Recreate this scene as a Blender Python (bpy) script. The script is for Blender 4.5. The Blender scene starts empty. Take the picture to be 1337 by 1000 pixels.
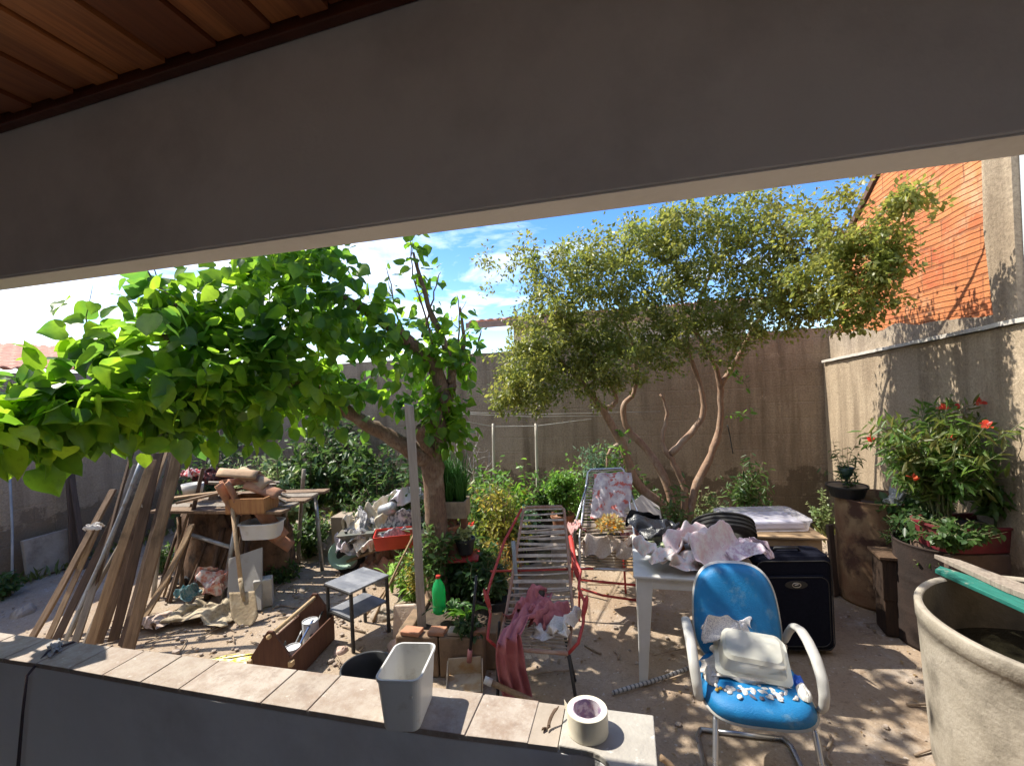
import bpy, math, random
import numpy as np
from mathutils import Vector, Matrix, noise
R = math.radians
S = bpy.context.scene
COL = S.collection
random.seed(7); RNG = np.random.default_rng(7)

# ------------------------------------------------------------------ camera, sky, sun, exposure
H, F, ROLL = 2.0, 600.0, 0.045
cd = bpy.data.cameras.new("camera"); cam = bpy.data.objects.new("camera", cd); COL.objects.link(cam)
cd.sensor_fit = 'HORIZONTAL'; cd.sensor_width = 36; cd.lens = 36 * F / 1337.0
cd.clip_start = .02; cd.clip_end = 900
cam.matrix_world = Matrix.Translation((0, 0, H)) @ Matrix.Rotation(R(90), 4, 'X') @ Matrix.Rotation(-ROLL, 4, 'Z')
S.camera = cam
SUN_EL = 55.0
_a = R(21); SUNV = Vector((-math.cos(_a) * math.cos(R(SUN_EL)), math.sin(_a) * math.cos(R(SUN_EL)), math.sin(R(SUN_EL))))
sd = bpy.data.lights.new("sun", 'SUN'); sd.energy = 2.15; sd.angle = R(.55); sd.color = (1, .94, .83)
sun = bpy.data.objects.new("sun", sd); COL.objects.link(sun)
sun.rotation_euler = SUNV.to_track_quat('Z', 'Y').to_euler(); sun.location = (-4, 3, 9)

W = bpy.data.worlds.new("World"); S.world = W; W.use_nodes = True
nt = W.node_tree; nt.nodes.clear()
def nd(t, k, **kw):
    n = t.nodes.new(k)
    for a, b in kw.items(): setattr(n, a, b)
    return n
wo = nd(nt, 'ShaderNodeOutputWorld'); bg = nd(nt, 'ShaderNodeBackground'); bg.inputs['Strength'].default_value = .15
sky = nd(nt, 'ShaderNodeTexSky', sky_type='NISHITA', sun_disc=False, sun_elevation=R(SUN_EL), sun_rotation=math.atan2(SUNV.x, SUNV.y), air_density=1.0, dust_density=.25, ozone_density=3.0)
tc = nd(nt, 'ShaderNodeTexCoord'); sx = nd(nt, 'ShaderNodeSeparateXYZ'); nt.links.new(tc.outputs['Generated'], sx.inputs[0])
zz = nd(nt, 'ShaderNodeMath', operation='ADD'); nt.links.new(sx.outputs['Z'], zz.inputs[0]); zz.inputs[1].default_value = .12
dx = nd(nt, 'ShaderNodeMath', operation='DIVIDE'); nt.links.new(sx.outputs['X'], dx.inputs[0]); nt.links.new(zz.outputs[0], dx.inputs[1])
dy = nd(nt, 'ShaderNodeMath', operation='DIVIDE'); nt.links.new(sx.outputs['Y'], dy.inputs[0]); nt.links.new(zz.outputs[0], dy.inputs[1])
cx = nd(nt, 'ShaderNodeCombineXYZ'); nt.links.new(dx.outputs[0], cx.inputs[0]); nt.links.new(dy.outputs[0], cx.inputs[1])
n1 = nd(nt, 'ShaderNodeTexNoise'); n1.inputs['Scale'].default_value = 1.15; n1.inputs['Detail'].default_value = 9; n1.inputs['Roughness'].default_value = .58; n1.inputs['Distortion'].default_value = .35
nt.links.new(cx.outputs[0], n1.inputs['Vector'])
# thicker cloud towards the west (left)
bi = nd(nt, 'ShaderNodeMath', operation='MULTIPLY_ADD'); nt.links.new(sx.outputs['X'], bi.inputs[0]); bi.inputs[1].default_value = -.22; nt.links.new(n1.outputs['Fac'], bi.inputs[2])
cr = nd(nt, 'ShaderNodeValToRGB'); cr.color_ramp.elements[0].position = .50; cr.color_ramp.elements[1].position = .70
nt.links.new(bi.outputs[0], cr.inputs[0])
hs = nd(nt, 'ShaderNodeHueSaturation'); hs.inputs['Saturation'].default_value = 1.3; hs.inputs['Value'].default_value = .50; hs.inputs['Hue'].default_value = .512
nt.links.new(sky.outputs[0], hs.inputs['Color'])
mx = nd(nt, 'ShaderNodeMix', data_type='RGBA'); nt.links.new(cr.outputs[0], mx.inputs[0]); nt.links.new(hs.outputs[0], mx.inputs[6]); mx.inputs[7].default_value = (3.6, 3.68, 3.8, 1)
nt.links.new(mx.outputs[2], bg.inputs[0]); nt.links.new(bg.outputs[0], wo.inputs[0])
S.view_settings.view_transform = 'Standard'; S.view_settings.look = 'None'; S.view_settings.gamma = 1
S.view_settings.exposure = 1.98
S.cycles.use_denoising = True; S.cycles.max_bounces = 10; S.cycles.diffuse_bounces = 6; S.cycles.transparent_max_bounces = 12
S.cycles.sample_clamp_indirect = 6

# ------------------------------------------------------------------ geometry of the view (metres; y = depth)
_c, _s = math.cos(ROLL), math.sin(ROLL)
def ray(px, py):
    u, w = (px - 668.5) / F, (500 - py) / F
    return u * _c + w * _s, -u * _s + w * _c
def pt(px, py, d):
    x, z = ray(px, py); return Vector((x * d, d, H + z * d))
def gp(px, py, z=0.0):
    x, k = ray(px, py); d = (z - H) / k; return Vector((x * d, d, z))
U = Vector((.970, -.2425, 0)).normalized(); V = Vector((.2425, .970, 0)).normalized(); Z = Vector((0, 0, 1))
YAW = math.atan2(U.y, U.x)
RY = Matrix.Rotation(YAW, 3, 'Z')
CR = Vector((3.9, 5.75, 0)); CL = Vector((-5.12, 8.0, 0))

# ------------------------------------------------------------------ materials
def ramp(t, src, p0, p1, c0=(0, 0, 0, 1), c1=(1, 1, 1, 1)):
    n = nd(t, 'ShaderNodeValToRGB'); e = n.color_ramp.elements
    e[0].position, e[1].position = p0, p1; e[0].color, e[1].color = c0, c1
    t.links.new(src, n.inputs[0]); return n.outputs[0]
def mixc(t, fac, a, b):
    n = nd(t, 'ShaderNodeMix', data_type='RGBA')
    for v, s in ((fac, 0), (a, 6), (b, 7)):
        if hasattr(v, 'links'): t.links.new(v, n.inputs[s])
        else: n.inputs[s].default_value = v if s == 0 else (*v, 1) if len(v) == 3 else v
    return n.outputs[2]
def tnoise(t, vec, sc, det=4, ro=.6, dist=0):
    n = nd(t, 'ShaderNodeTexNoise'); n.inputs['Scale'].default_value = sc; n.inputs['Detail'].default_value = det
    n.inputs['Roughness'].default_value = ro; n.inputs['Distortion'].default_value = dist
    if vec is not None: t.links.new(vec, n.inputs['Vector'])
    return n.outputs['Fac']
def scaled(t, vec, s, rot=(0, 0, 0)):
    n = nd(t, 'ShaderNodeMapping'); n.inputs['Scale'].default_value = s; n.inputs['Rotation'].default_value = rot
    t.links.new(vec, n.inputs['Vector']); return n.outputs[0]
def newmat(name):
    m = bpy.data.materials.new(name); m.use_nodes = True; t = m.node_tree
    return m, t, t.nodes['Principled BSDF'], t.nodes['Material Output']
def bump(t, b, h, st, dist=.01):
    n = nd(t, 'ShaderNodeBump'); n.inputs['Strength'].default_value = st; n.inputs['Distance'].default_value = dist
    t.links.new(h, n.inputs['Height']); t.links.new(n.outputs[0], b.inputs['Normal'])
MATS = {}
def M(name, c1, c2=None, rough=.7, sc=8, bmp=.25, bsc=45, metal=0, spec=.4, stretch=None, dirt=None, dsc=3, dth=(.5, .7), coat=0, lo=.35, hi=.65):
    if name in MATS: return MATS[name]
    m, t, b, o = newmat(name)
    c2 = c2 or tuple(min(1, x * .72) for x in c1)
    co = nd(t, 'ShaderNodeTexCoord').outputs['Object']
    v = scaled(t, co, stretch) if stretch else co
    col = mixc(t, ramp(t, tnoise(t, v, sc, 6), lo, hi), c1, c2)
    if dirt: col = mixc(t, ramp(t, tnoise(t, co, dsc, 7, .65), dth[0], dth[1]), col, dirt)
    t.links.new(col, b.inputs['Base Color'])
    rr = nd(t, 'ShaderNodeMapRange'); t.links.new(tnoise(t, co, sc * 1.7, 4), rr.inputs[0]); rr.inputs[3].default_value = max(.05, rough - .15); rr.inputs[4].default_value = min(1, rough + .15)
    t.links.new(rr.outputs[0], b.inputs['Roughness'])
    b.inputs['Metallic'].default_value = metal; b.inputs['Specular IOR Level'].default_value = spec
    if coat: b.inputs['Coat Weight'].default_value = coat
    if bmp: bump(t, b, tnoise(t, v, bsc, 5), bmp)
    MATS[name] = m; return m
def leafmat(name, c1, c2, trans=.45, c3=None, rough=.42, tv=2.6, th=.482):
    if name in MATS: return MATS[name]
    m, t, b, o = newmat(name)
    g = nd(t, 'ShaderNodeNewGeometry'); co = nd(t, 'ShaderNodeTexCoord').outputs['Object']
    col = mixc(t, g.outputs['Random Per Island'], c1, c2)
    if c3: col = mixc(t, ramp(t, tnoise(t, co, 3.2, 3), .46, .62), col, c3)
    col = mixc(t, ramp(t, tnoise(t, co, 38, 3), .5, .75, (0, 0, 0, 1), (.4, .4, .4, 1)), col, tuple(x * .6 for x in c1))
    t.links.new(col, b.inputs['Base Color']); b.inputs['Roughness'].default_value = rough; b.inputs['Specular IOR Level'].default_value = .42
    tr = nd(t, 'ShaderNodeBsdfTranslucent')
    hv = nd(t, 'ShaderNodeHueSaturation'); hv.inputs['Hue'].default_value = th; hv.inputs['Saturation'].default_value = 1.05; hv.inputs['Value'].default_value = tv
    t.links.new(col, hv.inputs['Color']); t.links.new(hv.outputs[0], tr.inputs['Color'])
    ms = nd(t, 'ShaderNodeMixShader'); ms.inputs[0].default_value = trans
    t.links.new(b.outputs[0], ms.inputs[1]); t.links.new(tr.outputs[0], ms.inputs[2]); t.links.new(ms.outputs[0], o.inputs['Surface'])
    MATS[name] = m; return m
def woodmat(name, c1, c2, dirt=None, rough=.8):
    return M(name, c1, c2, rough, 6, .5, 16, stretch=(9, 9, .7), dirt=dirt, dsc=4, spec=.25)
def cloth(name, c1, c2, sc=18, spots=None, ssc=22, sth=(.6, .64)):
    return M(name, c1, c2, .9, sc, .25, 260, spec=.15, dirt=spots, dsc=ssc, dth=sth, lo=.4, hi=.6)

def plastermat(name, c1, c2, stain, course=True, streak=.6, sc=1.0):
    m, t, b, o = newmat(name); co = nd(t, 'ShaderNodeTexCoord').outputs['Object']
    col = mixc(t, ramp(t, tnoise(t, co, 1.6 * sc, 9, .68), .36, .64), c1, c2)
    st = ramp(t, tnoise(t, scaled(t, co, (3.2, 3.2, .32)), 1.3 * sc, 8, .66), .47, .68)
    mm = nd(t, 'ShaderNodeMath', operation='MULTIPLY'); t.links.new(st, mm.inputs[0]); mm.inputs[1].default_value = streak
    col = mixc(t, mm.outputs[0], col, stain)
    zs = nd(t, 'ShaderNodeSeparateXYZ'); t.links.new(co, zs.inputs[0]); za = nd(t, 'ShaderNodeMath', operation='MULTIPLY_ADD'); t.links.new(tnoise(t, co, 2.2, 7, .7), za.inputs[0]); za.inputs[1].default_value = -1.3; t.links.new(zs.outputs[2], za.inputs[2])
    col = mixc(t, ramp(t, za.outputs[0], -.55, .05, (.75, .75, .75, 1), (0, 0, 0, 1)), col, tuple(x * .8 for x in stain))
    col = mixc(t, ramp(t, tnoise(t, co, 2.8, 9, .78), .57, .66, (0, 0, 0, 1), (.7, .7, .7, 1)), col, tuple(min(1, x * 1.28) for x in c2))
    fine = tnoise(t, co, 48, 8, .75)
    col = mixc(t, ramp(t, fine, .42, .7, (0, 0, 0, 1), (.55, .55, .55, 1)), col, tuple(x * .55 for x in stain))
    t.links.new(col, b.inputs['Base Color']); b.inputs['Roughness'].default_value = .93; b.inputs['Specular IOR Level'].default_value = .15
    h = nd(t, 'ShaderNodeMath', operation='ADD'); t.links.new(fine, h.inputs[0]); t.links.new(tnoise(t, co, 9, 6, .7), h.inputs[1])
    hh = h.outputs[0]
    if course:
        br = nd(t, 'ShaderNodeTexBrick'); xz = nd(t, 'ShaderNodeSeparateXYZ'); t.links.new(co, xz.inputs[0]); cb = nd(t, 'ShaderNodeCombineXYZ')
        t.links.new(xz.outputs[0], cb.inputs[0]); t.links.new(xz.outputs[2], cb.inputs[1]); t.links.new(cb.outputs[0], br.inputs['Vector'])
        br.inputs['Scale'].default_value = 1; br.inputs['Brick Width'].default_value = .4; br.inputs['Row Height'].default_value = .2; br.inputs['Mortar Size'].default_value = .012; br.inputs['Mortar Smooth'].default_value = 1
        s2 = nd(t, 'ShaderNodeMath', operation='MULTIPLY_ADD'); t.links.new(br.outputs['Fac'], s2.inputs[0]); s2.inputs[1].default_value = -.4; t.links.new(hh, s2.inputs[2]); hh = s2.outputs[0]
    bump(t, b, hh, .55, .02); return m

def brickmat():
    m, t, b, o = newmat('hollow_clay_brick'); co = nd(t, 'ShaderNodeTexCoord').outputs['Object']
    wob = nd(t, 'ShaderNodeVectorMath', operation='ADD')
    xz = nd(t, 'ShaderNodeSeparateXYZ'); t.links.new(co, xz.inputs[0]); cb = nd(t, 'ShaderNodeCombineXYZ')
    t.links.new(xz.outputs[0], cb.inputs[0]); t.links.new(xz.outputs[2], cb.inputs[1])
    nz = nd(t, 'ShaderNodeTexNoise'); nz.inputs['Scale'].default_value = 2.5; t.links.new(co, nz.inputs['Vector'])
    sc = nd(t, 'ShaderNodeVectorMath', operation='SCALE'); t.links.new(nz.outputs['Color'], sc.inputs[0]); sc.inputs['Scale'].default_value = .035
    t.links.new(cb.outputs[0], wob.inputs[0]); t.links.new(sc.outputs[0], wob.inputs[1])
    br = nd(t, 'ShaderNodeTexBrick'); t.links.new(wob.outputs[0], br.inputs['Vector'])
    br.inputs['Scale'].default_value = 1; br.inputs['Brick Width'].default_value = .27; br.inputs['Row Height'].default_value = .175
    br.inputs['Mortar Size'].default_value = .009; br.inputs['Mortar Smooth'].default_value = .3; br.inputs['Bias'].default_value = -.15
    br.inputs['Color1'].default_value = (.60, .23, .09, 1); br.inputs['Color2'].default_value = (.45, .09, .045, 1); br.inputs['Mortar'].default_value = (.22, .09, .05, 1)
    col = mixc(t, ramp(t, tnoise(t, co, 5, 7, .7), .35, .7), br.outputs['Color'], (.62, .24, .095))
    col = mixc(t, ramp(t, tnoise(t, co, 3.4, 8, .74), .52, .66, (0, 0, 0, 1), (.85, .85, .85, 1)), col, (.60, .35, .20))
    sy = nd(t, 'ShaderNodeSeparateXYZ'); t.links.new(wob.outputs[0], sy.inputs[0])
    wv = nd(t, 'ShaderNodeMath', operation='MULTIPLY'); t.links.new(sy.outputs[1], wv.inputs[0]); wv.inputs[1].default_value = 2 * math.pi / .04375
    sn = nd(t, 'ShaderNodeMath', operation='SINE'); t.links.new(wv.outputs[0], sn.inputs[0])
    rib = ramp(t, sn.outputs[0], .6, .95)
    col = mixc(t, ramp(t, sn.outputs[0], .70, .96, (0, 0, 0, 1), (.72, .72, .72, 1)), col, (.24, .075, .03))
    t.links.new(col, b.inputs['Base Color']); b.inputs['Roughness'].default_value = .85; b.inputs['Specular IOR Level'].default_value = .2
    h = nd(t, 'ShaderNodeMath', operation='MULTIPLY_ADD'); t.links.new(rib, h.inputs[0]); h.inputs[1].default_value = -.8
    f = nd(t, 'ShaderNodeMath', operation='MULTIPLY_ADD'); t.links.new(br.outputs['Fac'], f.inputs[0]); f.inputs[1].default_value = -.5; t.links.new(tnoise(t, co, 30, 6, .7), f.inputs[2])
    t.links.new(f.outputs[0], h.inputs[2]); bump(t, b, h.outputs[0], .7, .012); return m

def groundmat():
    m, t, b, o = newmat('trodden_earth_and_cement'); co = nd(t, 'ShaderNodeTexCoord').outputs['Object']
    col = mixc(t, ramp(t, tnoise(t, co, .9, 9, .62), .38, .62), (.335, .245, .17), (.42, .335, .25))
    col = mixc(t, ramp(t, tnoise(t, co, 2.3, 8, .7), .52, .64), col, (.40, .335, .275))
    col = mixc(t, ramp(t, tnoise(t, co, 5.5, 9, .75), .56, .70, (0, 0, 0, 1), (.8, .8, .8, 1)), col, (.17, .11, .07))
    col = mixc(t, ramp(t, tnoise(t, co, 60, 4, .7), .5, .75, (0, 0, 0, 1), (.6, .6, .6, 1)), col, (.17, .12, .085))
    col = mixc(t, ramp(t, tnoise(t, co, 14, 9, .8), .55, .68, (0, 0, 0, 1), (.65, .65, .65, 1)), col, (.21, .15, .105))
    col = mixc(t, ramp(t, tnoise(t, co, 33, 3, .5), .66, .70), col, (.48, .42, .36))
    t.links.new(col, b.inputs['Base Color']); b.inputs['Roughness'].default_value = .92; b.inputs['Specular IOR Level'].default_value = .2
    h = nd(t, 'ShaderNodeMath', operation='ADD'); t.links.new(tnoise(t, co, 50, 7, .75), h.inputs[0]); t.links.new(tnoise(t, co, 6, 7, .7), h.inputs[1])
    bump(t, b, h.outputs[0], .6, .025); return m

# ------------------------------------------------------------------ mesh builder
class MB:
    def __init__(s): s.v, s.f, s.mi, s.cur = [], [], [], 0
    def add(s, vs, fs):
        o = len(s.v); s.v += [tuple(x) for x in vs]; s.f += [tuple(i + o for i in f) for f in fs]; s.mi += [s.cur] * len(fs); return s
    def box(s, c, d, rot=None):
        c = Vector(c); q = []
        for k in range(8):
            p = Vector((((k & 1) - .5) * d[0], ((k >> 1 & 1) - .5) * d[1], ((k >> 2 & 1) - .5) * d[2]))
            q.append(c + (rot @ p if rot is not None else p))
        return s.add(q, [(0, 2, 3, 1), (4, 5, 7, 6), (0, 1, 5, 4), (2, 6, 7, 3), (0, 4, 6, 2), (1, 3, 7, 5)])
    def hexa(s, b, t):
        return s.add(list(b) + list(t), [(3, 2, 1, 0), (4, 5, 6, 7), (0, 1, 5, 4), (1, 2, 6, 5), (2, 3, 7, 6), (3, 0, 4, 7)])
    def tube(s, pts, r, n=8, closed=False):
        pts = [Vector(p) for p in pts]; L = len(pts); rr = r if isinstance(r, (list, tuple)) else [r] * L
        vs, fs = [], []; prev = None
        for i, p in enumerate(pts):
            a = pts[(i - 1) % L] if (closed or i > 0) else p; c = pts[(i + 1) % L] if (closed or i < L - 1) else p
            d = (c - a).normalized() if (c - a).length > 1e-9 else Vector((0, 0, 1))
            if prev is None: x = d.orthogonal().normalized()
            else:
                x = prev - d * prev.dot(d); x = x.normalized() if x.length > 1e-6 else d.orthogonal().normalized()
            prev = x; y = d.cross(x)
            for k in range(n):
                an = 2 * math.pi * k / n; vs.append(p + (x * math.cos(an) + y * math.sin(an)) * rr[i])
        for i in range(L if closed else L - 1):
            j = (i + 1) % L
            for k in range(n): fs.append((i * n + k, i * n + (k + 1) % n, j * n + (k + 1) % n, j * n + k))
        if not closed: fs += [tuple(range(n - 1, -1, -1)), tuple((L - 1) * n + k for k in range(n))]
        return s.add(vs, fs)
    def lathe(s, prof, n=28, c=(0, 0, 0), rot=None, wob=0):
        c = Vector(c); vs, fs = [], []; m = len(prof)
        for i in range(n):
            an = 2 * math.pi * i / n
            for (r, z) in prof:
                q = 1 + (wob * noise.noise(Vector((math.cos(an) * 2, math.sin(an) * 2, z * 4))) if wob else 0)
                p = Vector((r * q * math.cos(an), r * q * math.sin(an), z)); vs.append(c + (rot @ p if rot is not None else p))
        for i in range(n):
            j = (i + 1) % n
            for k in range(m - 1): fs.append((i * m + k, j * m + k, j * m + k + 1, i * m + k + 1))
        return s.add(vs, fs)
    def prism(s, poly, o, ax, ay, th):
        o, ax, ay = Vector(o), Vector(ax), Vector(ay); nn = ax.cross(ay).normalized() * th; n = len(poly)
        a = [o + ax * p[0] + ay * p[1] for p in poly]
        return s.add(a + [p + nn for p in a], [tuple(range(n - 1, -1, -1)), tuple(range(n, 2 * n))] + [(i, (i + 1) % n, n + (i + 1) % n, n + i) for i in range(n)])
    def grid(s, fn, nu, nv):
        vs = [fn(i / nu, j / nv) for i in range(nu + 1) for j in range(nv + 1)]
        return s.add(vs, [(i * (nv + 1) + j, (i + 1) * (nv + 1) + j, (i + 1) * (nv + 1) + j + 1, i * (nv + 1) + j + 1) for i in range(nu) for j in range(nv)])
def P(mb, name, mat, par=None, smooth=False, bev=0, loc=None, rot=None, solid=0, label=None, off=None, sub=0):
    me = bpy.data.meshes.new(name); vs = mb.v
    if off is not None: vs = [(a - off[0], b - off[1], c - off[2]) for a, b, c in vs]
    me.from_pydata(vs, [], mb.f)
    for q in (mat if isinstance(mat, (list, tuple)) else [mat]): me.materials.append(q)
    if isinstance(mat, (list, tuple)): me.polygons.foreach_set('material_index', mb.mi)
    if smooth: me.polygons.foreach_set('use_smooth', [True] * len(me.polygons))
    me.update(); o = bpy.data.objects.new(name, me); COL.objects.link(o)
    if par is not None: o.parent = par
    if loc is not None: o.location = loc
    if rot is not None: o.rotation_euler = rot if not isinstance(rot, (int, float)) else (0, 0, rot)
    if solid: q = o.modifiers.new('s', 'SOLIDIFY'); q.thickness = solid; q.offset = 0
    if sub: q = o.modifiers.new('u', 'SUBSURF'); q.levels = q.render_levels = sub
    if bev:
        q = o.modifiers.new('b', 'BEVEL'); q.width = bev; q.segments = 2; q.limit_method = 'ANGLE'; q.angle_limit = R(40)
    if label: o['label'] = label
    return o
def tag(o, label, cat, group=None, kind=None):
    if label: o['label'] = label
    if cat: o['category'] = cat
    if group: o['group'] = group
    if kind: o['kind'] = kind
    return o
def thing(name, label, cat, loc=(0, 0, 0), rz=0, group=None):
    o = bpy.data.objects.new(name, None); COL.objects.link(o); o.location = loc; o.rotation_euler = (0, 0, rz); o.empty_display_size = .1
    return tag(o, label, cat, group)
def struct(o): o['kind'] = 'structure'; return o

# sticks, planks and poles: local z runs along the length
def stick(name, label, cat, p0, p1, w, t, mat, roll=0, rnd=False, group=None, warp=.012, par=None, taper=1.0, seed=None):
    p0, p1 = Vector(p0), Vector(p1); d = p1 - p0; L = d.length; rs = random.Random(seed or hash((round(p0.x, 3), round(p1.z, 3))) & 0xffff)
    mb = MB(); n = 9; a, b = rs.uniform(0, 6), rs.uniform(0, 6)
    cen = [Vector((warp * math.sin(a + 2.6 * k / n) - warp * math.sin(a), warp * math.sin(b + 3.1 * k / n) - warp * math.sin(b), L * k / n)) for k in range(n + 1)]
    if rnd: mb.tube(cen, [w / 2 * (1 + (taper - 1) * k / n) * (1 + .06 * math.sin(k * 2.3 + a)) for k in range(n + 1)], 10)
    else:
        vs, fs = [], []
        for k, c in enumerate(cen):
            q = 1 + (taper - 1) * k / n; ww = w / 2 * q * (1 + .03 * math.sin(k * 1.7 + a)); tt = t / 2 * q
            e = rs.uniform(-.012, .012) if k in (0, n) else 0
            for x, y in ((-ww, -tt), (ww, -tt), (ww, tt), (-ww, tt)): vs.append(c + Vector((x, y, e * (1 if x > 0 else -1))))
        for k in range(n):
            for j in range(4): fs.append((k * 4 + j, k * 4 + (j + 1) % 4, k * 4 + 4 + (j + 1) % 4, k * 4 + 4 + j))
        fs += [(3, 2, 1, 0), (n * 4, n * 4 + 1, n * 4 + 2, n * 4 + 3)]; mb.add(vs, fs)
    o = P(mb, name, mat, par, smooth=rnd, bev=0 if rnd else .003)
    o.rotation_mode = 'QUATERNION'; o.location = p0
    o.rotation_quaternion = d.to_track_quat('Z', 'Y') @ Matrix.Rotation(roll, 3, 'Z').to_quaternion()
    return tag(o, label, cat, group) if par is None else o

# crumpled cloth / bag heap in local frame
def heapmesh(rx, ry, h, seed=1, fold=.35, fr=3.0, sq=2.0, nr=26, na=72, flat=.62):
    mb = MB(); off = Vector((seed * 7.3, seed * 3.1, seed * 1.7))
    def fn(a, r):
        an = a * 2 * math.pi; ca, sa = math.cos(an), math.sin(an)
        k = (abs(ca) ** sq + abs(sa) ** sq) ** (-1 / sq)
        x, y = ca * k * r, sa * k * r; q = Vector((x * fr, y * fr, 0)) + off
        wq = Vector((noise.noise(q * .8), noise.noise(q * .8 + Vector((9, 2, 4))), 0)) * .9; wy = math.cos(seed) * q.x + math.sin(seed) * q.y
        sm = lambda p: 1 - 2.2 * math.sqrt(noise.noise(p) ** 2 + .004)
        rid = sm(Vector((q.x * .75, q.y * 1.25, seed)) + wq); rid2 = sm(Vector((q.x * 2.3, q.y * 1.3, 3)) + wq * 1.6); rid3 = noise.noise(q * 4.5 + wq * 2); lump = noise.noise(q * .5)
        edge = 1 + .20 * noise.noise(Vector((ca * 1.6, sa * 1.6, 1)) + off) + .05 * rid2
        z = h * ((max(0, 1 - r ** 2.2)) ** flat) * (.80 + .55 * lump) + h * fold * (rid * .42 + rid2 * .20 + rid3 * .07) * (.3 + .7 * (1 - r * r)) * (1 if r < .999 else 0)
        return Vector((x * rx * edge, y * ry * edge, max(z, .0)))
    mb.grid(fn, na, nr); return mb
SIMS = []
def simcloth(seed, n=38, folds=4, amp=.22, frames=32, lump=.3, lumph=.22, squeeze=.5):
    vs, fs = [], []
    for i in range(n + 1):
        for j in range(n + 1):
            a, b = i / n - .5, j / n - .5
            z = .34 + amp * .5 * math.sin(a * folds * 6.283 + 3 * b + seed) + .10 * noise.noise(Vector((a * 4, b * 4, seed))) + .06 * noise.noise(Vector((a * 9, b * 9, seed + 5)))
            vs.append((a * squeeze + .05 * noise.noise(Vector((a * 3, b * 3, seed + 9))), b * .75 + .05 * math.sin(a * 9 + seed), z))
    for i in range(n):
        for j in range(n): k = i * (n + 1) + j; fs.append((k, k + n + 1, k + n + 2, k + 1))
    me = bpy.data.meshes.new('cloth_sheet'); me.from_pydata(vs, [], fs); o = bpy.data.objects.new('cloth_sheet', me); COL.objects.link(o)
    m = 24; fv = []; ff = []
    for i in range(m + 1):
        for j in range(m + 1):
            x, y = (i / m - .5) * 3, (j / m - .5) * 3; r = math.hypot(x, y); fv.append((x, y, lumph * math.exp(-(r / lump) ** 2) * (1 + .5 * noise.noise(Vector((x * 4, y * 4, seed))))))
    for i in range(m):
        for j in range(m): k = i * (m + 1) + j; ff.append((k, k + m + 1, k + m + 2, k + 1))
    fl = bpy.data.meshes.new('rest_surface'); fl.from_pydata(fv, [], ff); fo = bpy.data.objects.new('rest_surface', fl); COL.objects.link(fo)
    fo.modifiers.new('c', 'COLLISION'); fo.collision.thickness_outer = .008; fo.collision.cloth_friction = 20
    c = o.modifiers.new('c', 'CLOTH'); s = c.settings; s.quality = 5; s.mass = .25; s.tension_stiffness = 20; s.compression_stiffness = 20; s.shear_stiffness = 8; s.bending_stiffness = .25; s.air_damping = 2
    k = c.collision_settings; k.use_self_collision = True; k.self_distance_min = .008; k.distance_min = .008; k.collision_quality = 2
    c.point_cache.frame_start = 1; c.point_cache.frame_end = frames
    for f in range(1, frames + 1): S.frame_set(f)
    ev = o.evaluated_get(bpy.context.evaluated_depsgraph_get()); out = bpy.data.meshes.new_from_object(ev); S.frame_set(1)
    bpy.data.objects.remove(o); bpy.data.objects.remove(fo)
    n_ = len(out.vertices); co = np.empty(n_ * 3, np.float32); out.vertices.foreach_get('co', co); co = co.reshape(-1, 3)
    lo, hi = co.min(0), co.max(0); ctr = (lo + hi) / 2
    co[:, 0] = (co[:, 0] - ctr[0]) / (hi[0] - lo[0]) * 2; co[:, 1] = (co[:, 1] - ctr[1]) / (hi[1] - lo[1]) * 2; co[:, 2] = (co[:, 2] - lo[2]) / (hi[2] - lo[2])
    out.vertices.foreach_set('co', co.ravel()); out.polygons.foreach_set('use_smooth', [True] * len(out.polygons))
    if not out.materials: out.materials.append(None)
    out.update(); out.name = 'crumpled_cloth'; SIMS.append(out)
for q in ((1, 4, .22, .5), (2, 3, .30, .45), (4, 3, .35, .4)): simcloth(q[0], folds=q[1], lumph=q[2], squeeze=q[3])
RIGID = {'stone', 'brick_rubble', 'firewood_heap', 'dirt', 'paper_scrap', 'oddment', 'toy_ball'}
def heap(name, label, cat, c, rx, ry, h, mat, rz=0, seed=1, fold=.35, fr=3.0, group=None, flat=.62, par=None):
    if name in RIGID:
        o = P(heapmesh(rx, ry, h, seed, fold, fr, flat=flat), name, mat, par, smooth=True)
    else:
        o = bpy.data.objects.new(name, SIMS[seed % len(SIMS)]); COL.objects.link(o)
        if par is not None: o.parent = par
        o.material_slots[0].link = 'OBJECT'; o.material_slots[0].material = mat
        o.scale = (rx * 1.12 * (-1 if seed % 2 else 1), ry * 1.12, h * 1.05)
        q_ = o.modifiers.new('m', 'SMOOTH'); q_.factor = .5; q_.iterations = 7
        m_ = o.modifiers.new('s', 'SUBSURF'); m_.levels = m_.render_levels = 1
        rz += seed * .9
        if abs(math.sin(seed * .9)) > .7: o.scale.x, o.scale.y = ry * 1.12 * (1 if o.scale.x > 0 else -1), rx * 1.12
    o.location = c; o.rotation_euler = (0, 0, rz)
    return tag(o, label, cat, group) if par is None else o
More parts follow.
